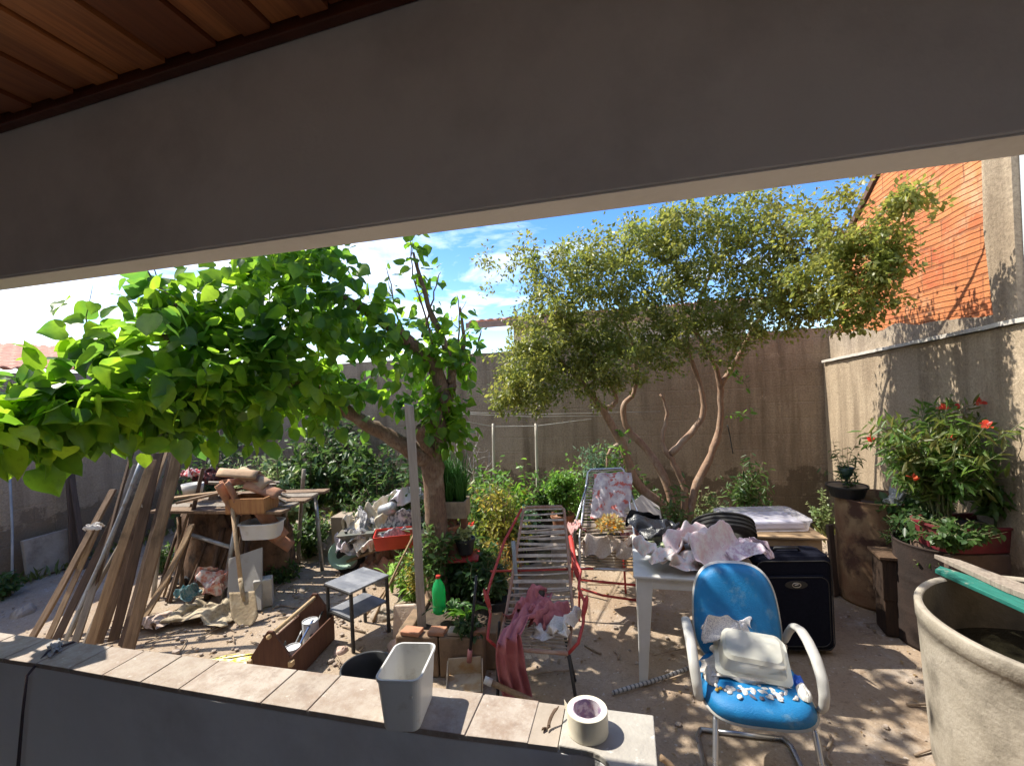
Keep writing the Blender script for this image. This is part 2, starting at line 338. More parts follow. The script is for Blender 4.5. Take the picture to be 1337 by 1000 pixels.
def drape(path, wid, amp=.02, waves=3, seed=0, nu=40, nv=26):
    mb = MB(); path = [Vector(p) for p in path]; wid = [Vector(w) for w in wid] if isinstance(wid, list) else [Vector(wid)] * len(path)
    def fn(a, b):
        k = min(a * (len(path) - 1), len(path) - 1.0001); i = int(k); f = k - i; f = f
        p = path[i].lerp(path[i + 1], f); w = wid[i].lerp(wid[i + 1], f); tg = (path[i + 1] - path[i]).normalized(); nn = tg.cross(w.normalized())
        q = amp * (math.sin(b * waves * 6.28 + seed + 1.5 * noise.noise(Vector((a * 3, b * 2, seed)))) + .9 * noise.noise(Vector((a * 5, b * 6, seed + 3))))
        return p + w * (b - .5 + .05 * noise.noise(Vector((a * 4, seed, 0)))) + nn * q
    mb.grid(fn, nu, nv); return mb

# ------------------------------------------------------------------ foliage
def heart():
    ys = [-.06, .12, .32, .54, .74, .90, 1.06]; ws = [.22, .42, .48, .42, .29, .14, 0]; v, f = [], []
    zc = lambda y: -.02 - .15 * max(0, y) ** 2
    for y, w in zip(ys, ws):
        m = y if y > 0 else 0.0
        v += [(-w, y, zc(y) + .16 * w + .03 * math.sin(y * 9)), (-w * .5, y + (.03 if y < 0 else -.01), zc(y) + .05 * w), (0, m, zc(m)), (w * .5, y + (.03 if y < 0 else -.01), zc(y) + .05 * w), (w, y, zc(y) + .16 * w + .03 * math.sin(y * 8 + 1))]
    for r in range(6):
        for k in range(4): q = r * 5 + k; f.append((q, q + 5, q + 6, q + 1))
    v.append((-.03, -.06, 0)); return v[:-1], f
def simple(w=.24):
    return [(0, 0, 0), (w * .8, .3, .05), (w * .75, .65, .02), (0, 1, -.10), (-w * .75, .65, .02), (-w * .8, .3, .05), (0, .5, -.03)], [(0, 1, 2, 6), (6, 2, 3), (0, 6, 4, 5), (6, 3, 4)]
def tiny(w=.27):
    return [(0, 0, 0), (w, .48, .06), (0, 1, -.05), (-w, .48, .06)], [(0, 1, 2), (0, 2, 3)]
LEAVES = {'heart': heart(), 'simple': simple(), 'narrow': simple(.13), 'tiny': tiny(), 'round': simple(.42)}
def leafmesh(name, pos, dirs, size, kind, mat, par, off, rollv=.7, smooth=True):
    T, Fc = LEAVES[kind]; T = np.array(T); pos = np.array(pos, float); d = np.array(dirs, float); n = len(pos); size = np.broadcast_to(np.array(size, float), (n,))
    d /= np.linalg.norm(d, axis=1)[:, None] + 1e-9
    up = np.tile(np.array([0, 0, 1.0]), (n, 1)) + RNG.normal(0, rollv, (n, 3))
    x = np.cross(d, up); x /= np.linalg.norm(x, axis=1)[:, None] + 1e-9; z = np.cross(x, d)
    wv = RNG.uniform(.82, 1.15, n)
    P3 = pos[:, None, :] + size[:, None, None] * (T[None, :, 0:1] * (x * wv[:, None])[:, None, :] + T[None, :, 1:2] * d[:, None, :] + T[None, :, 2:3] * z[:, None, :] * RNG.uniform(.3, 1.8, n)[:, None, None])
    P3 -= np.array(off)[None, None, :]
    nvt = len(T); co = P3.reshape(-1, 3); loops, st, tot = [], [], []
    fl = [i for f in Fc for i in f]; ft = [len(f) for f in Fc]
    base = (np.arange(n) * nvt)[:, None] + np.array(fl)[None, :]
    lt = np.tile(np.array(ft), n); ls = np.concatenate([[0], np.cumsum(lt)[:-1]])
    me = bpy.data.meshes.new(name); me.vertices.add(len(co)); me.vertices.foreach_set('co', co.ravel())
    me.loops.add(base.size); me.loops.foreach_set('vertex_index', base.ravel().astype(np.int32))
    me.polygons.add(len(lt)); me.polygons.foreach_set('loop_start', ls.astype(np.int32)); me.polygons.foreach_set('loop_total', lt.astype(np.int32))
    if smooth: me.polygons.foreach_set('use_smooth', np.ones(len(lt), bool))
    me.materials.append(mat); me.update(calc_edges=True); me.validate()
    o = bpy.data.objects.new(name, me); COL.objects.link(o); o.parent = par; return o
def bez(p, q, bendv, n=6):
    return [p.lerp(q, k / n) + bendv * (4 * (k / n) * (1 - k / n)) for k in range(n + 1)]
def rv(s=1.0): return Vector((random.gauss(0, s), random.gauss(0, s), random.gauss(0, s)))

def tree(name, label, base, limbs, blobs, leafkind, lsize, lmat, bmat, per, tw=.006, drop=.35, tip0=.3, cat='tree', fuzz=1.0, petiole=.12, jit=.0, lfun=None):
    t = thing(name, label, cat, base); tb = MB(); nodes = []
    for pts, r0, r1 in limbs:
        sm = []; n = len(pts)
        for i in range(n - 1):
            p0, p1, p2, p3 = pts[max(0, i - 1)], pts[i], pts[i + 1], pts[min(n - 1, i + 2)]
            for k in range(5):
                f = k / 5; sm.append(.5 * (2 * p1 + (p2 - p0) * f + (2 * p0 - 5 * p1 + 4 * p2 - p3) * f * f + (3 * p1 - p0 - 3 * p2 + p3) * f ** 3))
        sm.append(pts[-1]); L = len(sm)
        tb.tube([p + rv(.004) for p in sm], [(r0 + (r1 - r0) * k / (L - 1)) * (1 + .20 * noise.noise(Vector((k * .7, r0 * 90, 0))) + .08 * noise.noise(Vector((k * 2.1, r0 * 50, 3)))) for k in range(L)], 12)
        nodes += [(p, r0 + (r1 - r0) * k / L) for k, p in enumerate(sm) if k > L * .3]
    P(tb, 'trunk', bmat, t, smooth=True, off=base)
    br = MB(); pos, dr = [], []
    tips = []
    for c, rad, n in blobs:
        for _ in range(n):
            g = Vector((random.gauss(0, .55), random.gauss(0, .55), random.gauss(0, .55))) * fuzz; g = g if g.length < 1.7 else g * .6
            tips.append(c + Vector((g.x * rad[0], g.y * rad[1], g.z * rad[2])))
    arr = [n for n in nodes]
    tips.sort(key=lambda q: min((q - a[0]).length for a in nodes))
    for q in tips:
        best = min(arr, key=lambda a: (a[0] - q).length + (.5 if a[0].z > q.z + .1 else 0) + (0 if (a[0] - q).length > .12 else .2))
        p = best[0]; L = (q - p).length
        if L < .03: continue
        path = bez(p, q, Vector((0, 0, .06 * L)) + rv(.09 * L), 6)
        r = min(best[1] * .7, tw * (1 + 1.8 * min(L, 1.2)))
        br.tube(path, [r * (1 - .7 * k / 6) for k in range(7)], 5)
        arr += [(path[3], r * .6), (path[5], r * .5)]
        nl = max(2, int(per * random.uniform(.7, 1.3)))
        l0 = max(tip0, 1 - .45 / max(L, .05)) if L > .45 else tip0
        for k in range(nl):
            f = l0 + (1 - l0) * (k + random.random()) / nl; i = min(5, int(f * 6)); g = f * 6 - i
            b = path[i].lerp(path[i + 1], g); tg = (path[i + 1] - path[i]).normalized()
            sd = rv().cross(tg); sd = sd.normalized() if sd.length > .01 else Vector((1, 0, 0))
            d = tg * random.uniform(.15, .8) + sd * random.uniform(.6, 1.1) + Vector((0, 0, -drop * random.uniform(.3, 1.6)))
            pos.append(b + sd * lsize * petiole * random.uniform(.3, 1.6) + rv(jit)); dr.append(d)
    P(br, 'branches', bmat, t, smooth=True, off=base)
    leafmesh('crown', pos, dr, lsize * RNG.uniform(.5, 1.2, len(pos)) * (np.array([lfun(p) for p in pos]) if lfun else 1.0), leafkind, lmat, t, base, rollv=.6)
    return t

def plant(name, label, cat, base, h, spread, nst, nl, ls, kind, lmat, smat, side=3, drop=.2, bare=.2, pot=None, group=None, flower=None, lean=(0, 0), stemr=.006, up=.5, dome=.4):
    base = Vector(base); t = thing(name, label, cat, base, 0, group); sb = MB(); pos, dr, fl = [], [], []
    b0 = base.copy()
    if pot:
        pr, ph, pm = pot; P(MB().lathe([(0, 0), (pr * .72, 0), (pr, ph), (pr * 1.08, ph), (pr * 1.08, ph * .86), (pr * .97, ph * .84)] if False else [(0, 0), (pr * .72, 0), (pr * .96, ph * .84), (pr * 1.06, ph * .84), (pr * 1.06, ph), (pr * .9, ph), (pr * .86, ph * .9), (0, ph * .9)], 26), 'pot', pm, t, smooth=False, bev=.002)
        b0 = base + Vector((0, 0, ph * .88))
    for s in range(nst):
        an = random.uniform(0, 6.283); rr = spread * random.random() ** .6
        hh = h * random.uniform(.6, 1.02) * (1 - dome * (rr / spread) ** 2)
        tip = b0 + Vector((math.cos(an) * rr + lean[0] * hh, math.sin(an) * rr + lean[1] * hh, hh))
        st = b0 + Vector((math.cos(an), math.sin(an), 0)) * min(.06, spread * .3) * random.random()
        path = bez(st, tip, Vector((-math.cos(an), -math.sin(an), 0)) * rr * .25 + rv(.02), 6)
        sb.tube(path, [stemr * (1 - .65 * k / 6) for k in range(7)], 5)
        segs = [(path, nl)]
        for q in range(side):
            f = random.uniform(.3, .9); i = int(f * 6); p = path[i].lerp(path[i + 1], f * 6 - i)
            e = p + Vector((random.gauss(0, 1), random.gauss(0, 1), random.uniform(.1, 1))) .normalized() * h * random.uniform(.12, .28)
            sp = bez(p, e, rv(.01), 4); sb.tube(sp, [stemr * .45, stemr * .4, stemr * .35, stemr * .3, stemr * .2], 4); segs.append((sp, max(3, nl // 2)))
        for si, (pp, m) in enumerate(segs):
            L = len(pp) - 1
            for k in range(m):
                lo = bare if si == 0 else .15
                f = lo + (1 - lo) * (k + random.random()) / m; i = min(L - 1, int(f * L)); p = pp[i].lerp(pp[i + 1], f * L - i); tg = (pp[i + 1] - pp[i]).normalized()
                sd = rv().cross(tg).normalized(); pos.append(p); dr.append(tg * up * random.uniform(.3, 1.4) + sd + Vector((0, 0, -drop * random.uniform(.2, 1.8))))
            if flower and random.random() < flower[1]: fl.append(pp[-1])
    P(sb, 'stems', smat, t, smooth=True, off=base)
    leafmesh('foliage', pos, dr, ls * RNG.uniform(.55, 1.2, len(pos)), kind, lmat, t, base)
    if flower and fl:
        fp, fd = [], []
        for p in fl:
            for k in range(9): fp.append(p + rv(.008)); fd.append(rv() + Vector((0, 0, .4)))
        if len(fl) <= 60:
            for i in range(len(fl)): leafmesh('flower', fp[9 * i:9 * i + 9], fd[9 * i:9 * i + 9], flower[2] * RNG.uniform(.7, 1.2, 9), 'round', flower[0], t, base)
        else: leafmesh('flowers', fp, fd, flower[2] * RNG.uniform(.7, 1.2, len(fp)), 'round', flower[0], t, base)
    return t
# ================================================================== THE SETTING
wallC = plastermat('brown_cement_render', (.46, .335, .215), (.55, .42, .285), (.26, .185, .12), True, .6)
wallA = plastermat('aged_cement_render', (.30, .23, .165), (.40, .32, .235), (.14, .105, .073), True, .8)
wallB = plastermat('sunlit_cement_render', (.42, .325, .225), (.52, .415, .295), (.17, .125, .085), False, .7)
bandm = plastermat('rough_mortar', (.46, .38, .29), (.36, .29, .21), (.17, .13, .10), False, .6)
paint = M('white_wall_paint', (.50, .475, .45), (.46, .44, .42), .75, 3, .12, 60, spec=.2)
paint2 = M('grey_wall_paint', (.36, .36, .36), (.31, .315, .32), .75, 2, .15, 50, spec=.2, dirt=(.24, .24, .25), dsc=1.5)
soffm = M('beam_paint', (.75, .71, .66), (.70, .66, .61), .8, 2.2, .35, 24, spec=.15, dirt=(.54, .51, .475), dsc=1.6, dth=(.48, .75))
paint3 = M('parapet_paint', (.78, .78, .76), (.70, .70, .69), .75, 2, .35, 22, spec=.2, dirt=(.58, .57, .55), dsc=2.2, dth=(.5, .72))
bigg = MB().box((0, 0, -.3), (600, 600, .5)); o = P(bigg, 'ground', M('bare_earth', (.26, .20, .15), (.34, .27, .20), .95, .6)); struct(o)
yg = MB()
def yfn(a, b):
    x, y = -8.5 + a * 14.5, .2 + b * 10.5
    return (x, y, .006 * noise.noise(Vector((x * 2.1, y * 2.1, 0))) + .004 * noise.noise(Vector((x * 7, y * 7, 3))) - .004)
yg.grid(yfn, 145, 105); o = P(yg, 'yard', groundmat(), smooth=True); struct(o)

def wallbox(L, T, hf, nx=40, nz=12, rough=.006):
    mb = MB()
    def front(a, b):
        x = a * L; z = b * hf(x); return (x, rough * noise.noise(Vector((x * 1.5, z * 1.5, L))), z)
    mb.grid(front, nx, nz)
    mb.grid(lambda a, b: (a * L, T, b * hf(a * L)), nx, 1)
    mb.grid(lambda a, b: (a * L, front(a, 1)[1] * (1 - b) + T * b, hf(a * L)), nx, 1)
    for x in (0, L): mb.grid(lambda a, b: (x, front(x / L, b)[1] * (1 - a) + T * a, b * hf(x)), 1, nz)
    return mb
def wtop(h0, h1, L, am=.018, seed=0): return lambda x: h0 + (h1 - h0) * x / L + am * noise.noise(Vector((x * 3.1, seed, 0))) + am * .5 * noise.noise(Vector((x * 11, seed, 4)))
Lb = (CR - CL).length
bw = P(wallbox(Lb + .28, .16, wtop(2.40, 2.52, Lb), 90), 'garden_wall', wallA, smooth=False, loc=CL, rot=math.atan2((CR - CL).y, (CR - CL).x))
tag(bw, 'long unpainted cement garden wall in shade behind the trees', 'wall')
lw0 = CL - V * 8.2; ang = math.atan2(V.y, V.x)
lw = P(wallbox(8.2, .16, wtop(2.32, 2.40, 8.2, seed=5), 70), 'garden_wall', wallC, loc=lw0, rot=ang)
tag(lw, 'brown cement side wall behind the leaning planks, below the red tiled roof', 'wall')
rang = math.atan2(-V.y, -V.x); XV = -V
rw = thing('garden_wall', 'tall cement side wall with a pale mortar ledge, under the orange brick wall', 'wall', CR, rang)
P(wallbox(6.2, .25, lambda x: 2.07 + .052 * x + .01 * noise.noise(Vector((x * 5, 0, 0))), 60), 'wall', wallB, rw)
lg = MB(); 
for k in range(50):
    x0, x1 = .05 + k * .065, .05 + (k + 1) * .065
    def lp(x): return 2.075 + .052 * x + .006 * noise.noise(Vector((x * 9, 2, 0))), .03 + .012 * noise.noise(Vector((x * 7, 5, 0)))
    (za, ya), (zb, yb) = lp(x0), lp(x1)
    lg.add([(x0, -ya, za), (x1, -yb, zb), (x1, .07, zb + .012), (x0, .07, za + .012), (x0, -ya, za + .028), (x1, -yb, zb + .028), (x1, .07, zb + .042), (x0, .07, za + .042)],
           [(0, 1, 5, 4), (4, 5, 6, 7), (1, 0, 3, 2)] + ([(0, 4, 7, 3)] if k == 0 else []) + ([(1, 2, 6, 5)] if k == 49 else []))
P(lg, 'ledge', M('pale_mortar', (.62, .58, .52), (.48, .44, .38), .9, 9, .5), rw)
bh = thing('brick_house', 'unplastered orange hollow brick gable wall of the neighbouring house', 'house', CR, rang)
bm = brickmat()
def slab(poly, y0, y1):
    mb = MB(); n = len(poly); mb.add([(x, y0, z) for x, z in poly] + [(x, y1, z) for x, z in poly], [tuple(range(n)), tuple(range(2 * n - 1, n - 1, -1))] + [(i, n + i, n + (i + 1) % n, (i + 1) % n) for i in range(n)]); return mb
bot = [(x, 2.41 - .04 * x + .05 * noise.noise(Vector((x * 3, 8, 0)))) for x in [2.64 - k * .1 for k in range(24)]]
P(slab([(.28, 2.42), (.28, 3.25), (1.29, 3.85), (2.66, 4.9), (2.66, 2.31)] + bot[1:], .085, .24), 'brick_wall', bm, bh)
P(slab([(0, 2.10), (0, 2.40), (.28, 2.43)] + [(x, z + .02) for x, z in reversed(bot)] + [(2.66, 2.22)], .075, .238), 'mortar_band', bandm, bh)
P(slab([(2.665, 2.2), (2.60, 2.9), (2.615, 3.6), (2.60, 4.9), (2.86, 4.9), (2.86, 2.2)], .07, .26), 'column', wallB, bh)
P(slab([(2.865, 2.2), (2.865, 4.9), (6.2, 4.9), (6.2, 2.2)], .11, .24), 'side_wall', M('bluish_paint', (.52, .56, .60), (.44, .48, .53), .8, 4, .2), bh)
rf = MB(); 
for k in range(2):
    a, b = ((.1, 3.17), (1.29, 3.875)) if k == 0 else ((1.29, 3.875), (2.8, 5.03))
    rf.add([(a[0], .06, a[1]), (b[0], .06, b[1]), (b[0], 3, b[1]), (a[0], 3, a[1]), (a[0], .06, a[1] + .07), (b[0], .06, b[1] + .07), (b[0], 3, b[1] + .07), (a[0], 3, a[1] + .07)], [(0, 1, 5, 4), (4, 5, 6, 7), (3, 2, 1, 0), (0, 4, 7, 3)])
P(rf, 'roof', M('dark_roof_edge', (.10, .06, .045), (.16, .09, .06), .9), bh)

# neighbours beyond the walls
rt = M('sun_bleached_roof_tile', (.46, .20, .13), (.54, .28, .19), .85, 7, .4, dirt=(.30, .17, .13), dsc=9)
def tileroof(x0, x1, y0, z0, y1, z1, pitch=.2):
    mb = MB(); nx = int((x1 - x0) / pitch * 8); nr = int(math.hypot(y1 - y0, z1 - z0) / .38) + 1
    def fn(a, b):
        k = b * nr * 2; row = int(k / 2); fr = (k / 2) - row
        x = x0 + a * (x1 - x0); t = b
        return (x, y0 + (y1 - y0) * t, z0 + (z1 - z0) * t + .045 * abs(math.sin(math.pi * (x - x0) / pitch)) + (.03 if (int(round(k)) % 2 == 0) else 0))
    mb.grid(fn, nx, nr * 2); return mb
nh = thing('neighbour_house', 'low neighbouring house with a sunlit red tiled roof over the left wall', 'house', (-8.2, 6.5, 0), ang)
P(MB().box((0, 1.6, 1.25), (9, 2.8, 2.5)), 'wall', paint, nh)
P(tileroof(-4.7, 4.7, .05, 2.55, 3.2, 3.25), 'roof', rt, nh, solid=.02)
n2 = thing('neighbour_house', 'pale neighbouring house with overhanging roof behind the small-leaved tree', 'house', (2.0, 9.6, 0), YAW)
P(MB().box((.35, 1.6, 1.65), (4.7, 3, 3.3)), 'wall', M('cream_house_paint', (.62, .56, .48), (.5, .45, .38), .85, 3), n2)
P(tileroof(-2.9, 3.2, -.3, 3.32, 1.8, 3.58), 'roof', rt, n2, solid=.03)
P(MB().box((.15, -.33, 3.28), (6.2, .05, .13)), 'fascia', M('weathered_fascia', (.22, .15, .11), (.3, .2, .15)), n2)

# the porch the photograph is taken from
po = thing('porch', 'shaded white porch with thick lintel beam and varnished wood ceiling', 'porch', (0, 0, .38), YAW)
def uv(mb, u0, u1, v0, v1, z0, z1): mb.box(((u0 + u1) / 2, (v0 + v1) / 2, (z0 + z1) / 2 - .38), (u1 - u0, v1 - v0, z1 - z0)); return mb
P(uv(MB(), -5, 3.2, 1.07, 1.178, 2.424, 3.185), 'beam', soffm, po, bev=.006)
P(uv(MB(), -5, 3.19, 1.0725, 1.1755, 2.4205, 2.4235), 'lightened_soffit', M('bounce_lightened_paint', (.86, .83, .78), (.80, .77, .72), .8, 2.5, .2, 40, spec=.15, dirt=(.70, .66, .60), dsc=2.2, dth=(.52, .75)), po)  # added slab, paler than the beam: underside bounce light put into its colour
P(uv(MB(), -5, 1.9, -2.7, 1.066, .30, .38), 'floor', M('porch_floor', (.50, .40, .31), (.42, .34, .27), .4, 3), po)
P(uv(MB(), -5, 1.9, -2.8, -2.702, .38, 3.185), 'back_wall', paint2, po)
P(uv(MB(), -5.1, -5.002, -2.7, 1.17, .38, 3.0), 'side_wall', paint2, po)
P(uv(MB(), 1.902, 2.0, -1.1, .30, .38, 3.185), 'side_wall', paint2, po)  # unseen wall stub, added and sized to dim the porch beam
P(uv(MB(), -5.1, 3.2, -2.8, 1.175, 3.19, 3.26), 'roof_slab', paint2, po)
cb = MB(); u = -5.0; k = 0
while u < 1.9:
    w = .088; uv(cb, u, u + w - .007, -2.7, 1.03, 2.962 + (k % 2) * .010, 3.0 + (k % 2) * .001); u += w; k += 1
m, t, b_, o_ = newmat('varnished_board'); g_ = nd(t, 'ShaderNodeNewGeometry'); co_ = nd(t, 'ShaderNodeTexCoord').outputs['Object']
c_ = mixc(t, g_.outputs['Random Per Island'], (.16, .045, .018), (.50, .19, .06))
c_ = mixc(t, ramp(t, tnoise(t, scaled(t, co_, (22, 1.2, 22)), 3, 6), .4, .65, (0, 0, 0, 1), (.6, .6, .6, 1)), c_, (.12, .035, .014))
t.links.new(c_, b_.inputs['Base Color']); b_.inputs['Roughness'].default_value = .38
tilt = lambda q: (setattr(q, 'v', [(x, y, z + .047 * x + .040) for x, y, z in q.v]), q)[1]
P(tilt(cb), 'ceiling_boards', m, po)
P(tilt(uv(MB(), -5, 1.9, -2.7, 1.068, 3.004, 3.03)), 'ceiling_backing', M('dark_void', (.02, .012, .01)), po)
P(tilt(uv(MB(), -5, 1.9, 1.035, 1.068, 2.945, 3.0)), 'ceiling_trim', M('dark_trim', (.10, .028, .014), (.07, .02, .01), .4), po, bev=.004)

pa = thing('parapet_wall', 'grey porch parapet wall with sunlit beige tiled top', 'wall', (0, 0, 0), YAW)
wp = MB()
def pz(mb, pl, z0, z1):
    n = len(pl); mb.add([(x, y, z0) for x, y in pl] + [(x, y, z1) for x, y in pl], [tuple(range(n - 1, -1, -1)), tuple(range(n, 2 * n))] + [(i, (i + 1) % n, n + (i + 1) % n, n + i) for i in range(n)])
arc = [(-.13 + .06 * math.sin(q), 1.025 + .06 * math.cos(q)) for q in [k * math.pi / 12 for k in range(7)]]
pl = [(-5, 1.23), (-5, 1.105), (-1.9, 1.105), (-1.2, 1.082), (-.5, 1.073), (-.25, 1.083)] + arc + [(-.07, .80), (.028, .80), (.028, 1.23)]
pz(wp, pl, 0, 1.112); P(wp, 'plaster_body', paint3, pa, bev=.002)
ct = MB(); rs = random.Random(3)
edges = [-5.0]; x = -5.0
while x < -.30: x += rs.choice([.155, .165, .30, .16]); edges.append(min(x, -.20))
for i in range(len(edges) - 1):
    a, b = edges[i] + .0025, edges[i + 1] - .0025
    if b - a < .03: continue
    def near(x): return 1.107 if x < -1.9 else (1.107 - .023 * (x + 1.9) / .7 if x < -1.2 else (1.084 - .009 * (x + 1.2) / .7 if x < -.5 else 1.075 + .01 * (x + .5) / .25))
    z = 1.128 + rs.uniform(-.0012, .0012); n0 = len(ct.v)
    pz(ct, [(a, 1.231), (a, near(a) - .002), (b, near(b) - .002), (b, 1.231)][::-1], 1.1125, z)
m, t, b_, o_ = newmat('beige_coping_tile'); g_ = nd(t, 'ShaderNodeNewGeometry'); co_ = nd(t, 'ShaderNodeTexCoord').outputs['Object']
c_ = mixc(t, g_.outputs['Random Per Island'], (.35, .295, .24), (.41, .35, .295))
c_ = mixc(t, ramp(t, tnoise(t, co_, 14, 8, .75), .42, .62), c_, (.28, .21, .16))
c_ = mixc(t, ramp(t, tnoise(t, co_, 40, 4, .7), .62, .72), c_, (.50, .45, .39))
c_ = mixc(t, ramp(t, tnoise(t, co_, 9, 8, .78), .55, .70), c_, (.22, .165, .13))
t.links.new(c_, b_.inputs['Base Color']); b_.inputs['Roughness'].default_value = .7; bump(t, b_, tnoise(t, co_, 60, 6), .25)
P(ct, 'coping_tiles', m, pa, bev=.0015)
gr = MB(); pz(gr, [(-5, 1.229), (-5, 1.107), (-1.9, 1.107), (-1.2, 1.084), (-.5, 1.075), (-.2, 1.085), (-.2, 1.229)][::-1], 1.1122, 1.1245)
P(gr, 'grout', M('grout', (.42, .36, .30), (.30, .25, .2), .95), pa)
en = MB(); pz(en, ([(-.197, 1.229), (-.197, 1.086)] + [(x, y - .001) for x, y in arc] + [(-.071, .80), (.029, .80), (.029, 1.229)])[::-1], 1.1125, 1.129)
P(en, 'cement_cap', M('cement_cap', (.42, .395, .35), (.35, .325, .29), .85, 12, .4, dirt=(.58, .56, .52), dsc=26, dth=(.62, .68)), pa, bev=.003)
# ================================================================== TREES
LM = leafmat('mulberry_leaf', (.048, .118, .013), (.120, .215, .022), .52, (.032, .092, .018), .34, 4.4, .478)
LJ = leafmat('small_tree_leaf', (.090, .115, .028), (.22, .225, .052), .42, (.125, .16, .036), .4, 3.0)
BK = M('brown_bark', (.25, .155, .10), (.13, .08, .055), .9, 14, 1.0, 24, stretch=(6, 6, 1.4), dirt=(.33, .26, .19), dsc=7)
BKp = M('smooth_peeling_bark', (.36, .235, .155), (.25, .15, .10), .8, 10, .5, 24, stretch=(5, 5, 1.4), dirt=(.44, .34, .26), dsc=4)
mb0 = gp(575, 775, .3) - Vector((0, 0, .3))
D = 3.85
tk = [Vector((mb0.x, mb0.y, 0)), pt(572, 760, D), pt(570, 680, D), pt(565, 610, D), pt(572, 560, D), pt(580, 515, D)]
limbs = [(tk, .098, .075),
         ([pt(570, 610, D), pt(545, 592, D - .05), pt(505, 568, D - .1), pt(465, 545, D - .2), pt(400, 500, D - .4), pt(300, 450, D - .75), pt(200, 440, D - 1.1)], .085, .02),
         ([pt(580, 520, D), pt(560, 470, D), pt(500, 420, D - .2), pt(430, 380, D - .4), pt(370, 350, D - .6)], .07, .02),
         ([pt(582, 530, D), pt(590, 480, D + .05), pt(560, 400, D), pt(540, 330, D - .05)], .05, .01),
         ([pt(588, 500, D), pt(605, 450, D + .1), pt(600, 400, D + .1)], .03, .008),
         ([pt(400, 500, D - .4), pt(300, 510, D - .9), pt(200, 520, D - 1.2), pt(110, 550, D - 1.5), pt(40, 555, D - 1.7)], .03, .008),
         ([pt(572, 600, D), pt(552, 575, D - .12), pt(548, 556, D - .2)], .05, .035)]
B = lambda px, py, d, rx, ry, rz, n: (pt(px, py, d), (rx, ry, rz), n)
blobs = [B(440, 365, 3.3, .30, .4, .20, 34), B(360, 385, 3.1, .36, .4, .22, 46), B(290, 405, 2.95, .30, .35, .20, 34), B(225, 405, 2.75, .18, .3, .12, 14), B(400, 430, 3.3, .40, .4, .22, 50),
         B(470, 450, 3.5, .30, .4, .22, 34), B(520, 490, 3.75, .24, .4, .16, 22), B(330, 470, 3.0, .38, .4, .20, 46), B(250, 475, 2.8, .30, .4, .15, 36), B(170, 500, 2.6, .28, .35, .13, 32), B(110, 520, 2.4, .24, .3, .11, 28),
         B(50, 545, 2.2, .20, .3, .11, 24), B(5, 560, 2.0, .14, .25, .10, 14), B(150, 560, 2.6, .26, .3, .10, 24), B(270, 535, 2.9, .32, .3, .12, 30), B(390, 515, 3.2, .36, .3, .16, 36), B(460, 520, 3.5, .26, .3, .12, 18), B(320, 560, 3.0, .26, .3, .10, 14),
         B(580, 505, 3.9, .22, .25, .14, 26), B(560, 450, 3.85, .24, .3, .14, 14), B(585, 545, 3.8, .16, .16, .14, 28), B(592, 580, 3.8, .10, .12, .10, 10), B(600, 465, 3.95, .14, .2, .10, 10), B(550, 540, 3.8, .12, .14, .10, 8),
         B(370, 330, 3.2, .5, .4, .13, 24), B(330, 250, 3.3, .8, .5, .3, 40), B(420, 220, 3.6, .7, .6, .4, 56), B(400, 130, 3.6, .6, .6, .4, 36), B(560, 190, 3.8, .5, .5, .3, 40), B(600, 130, 3.9, .5, .5, .3, 34), B(480, 170, 3.7, .4, .5, .4, 26)]  # clumps above the beam are unseen, rightward ones added to shade the yard
shoots = [[(578, 520, 3.85), (560, 430, 3.85), (540, 360, 3.8), (536, 305, 3.75)], [(590, 500, 3.9), (600, 430, 3.95), (598, 385, 3.95)], [(545, 470, 3.8), (520, 415, 3.75), (505, 350, 3.7)], [(605, 490, 3.95), (622, 455, 4.0), (628, 430, 4.0)], [(550, 440, 3.85), (565, 390, 3.9), (575, 355, 3.9)], [(150, 480, 2.5), (128, 450, 2.5), (112, 415, 2.5)], [(230, 400, 2.8), (205, 372, 2.8), (190, 350, 2.75)]]
for s_ in shoots:
    ps_ = [pt(*q) for q in s_]; limbs.append((ps_, .011, .003))
    for k in range(8 if len(s_) > 3 else 5):
        f = (k + .5) / (8 if len(s_) > 3 else 5) * (len(ps_) - 1); i_ = min(len(ps_) - 2, int(f)); blobs.append((ps_[i_].lerp(ps_[i_ + 1], f - i_), (.06, .06, .04), 1))
tree('broadleaf_tree', 'broad spreading tree with large bright green heart-shaped leaves on the left', mb0, limbs, blobs, 'heart', .135, LM, BK, 6, tw=.006, drop=.75, tip0=.1, fuzz=1.25, petiole=.5, jit=.025, lfun=lambda p: max(.55, min(1.05, .72 - .42 * (p[0] / p[1] + .35))))
e = 5.2
S1 = [pt(885, 716, e), pt(883, 677, e), pt(832, 632, e - .1), pt(811, 578, e - .15), pt(787, 536, e - .2), pt(760, 500, e - .3), pt(730, 470, e - .4)]
S2 = [pt(884, 700, e), pt(871, 632, e), pt(844, 587, e + .1), pt(820, 560, e + .1), pt(814, 530, e + .1), pt(828, 512, e + .1), pt(830, 470, e), pt(815, 420, e), pt(800, 370, e - .1)]
S3 = [pt(892, 700, e), pt(893, 641, e), pt(880, 605, e), pt(865, 578, e), pt(871, 539, e), pt(862, 515, e)]
S3b = [pt(876, 592, e), pt(904, 563, e - .05), pt(919, 536, e - .1), pt(913, 500, e - .1), pt(900, 462, e - .2), pt(892, 400, e - .3), pt(880, 330, e - .4)]
S4 = [pt(898, 700, e), pt(907, 641, e), pt(928, 593, e), pt(940, 554, e), pt(940, 500, e - .05), pt(925, 460, e - .1), pt(905, 420, e - .2), pt(930, 350, e - .3), pt(940, 290, e - .4)]
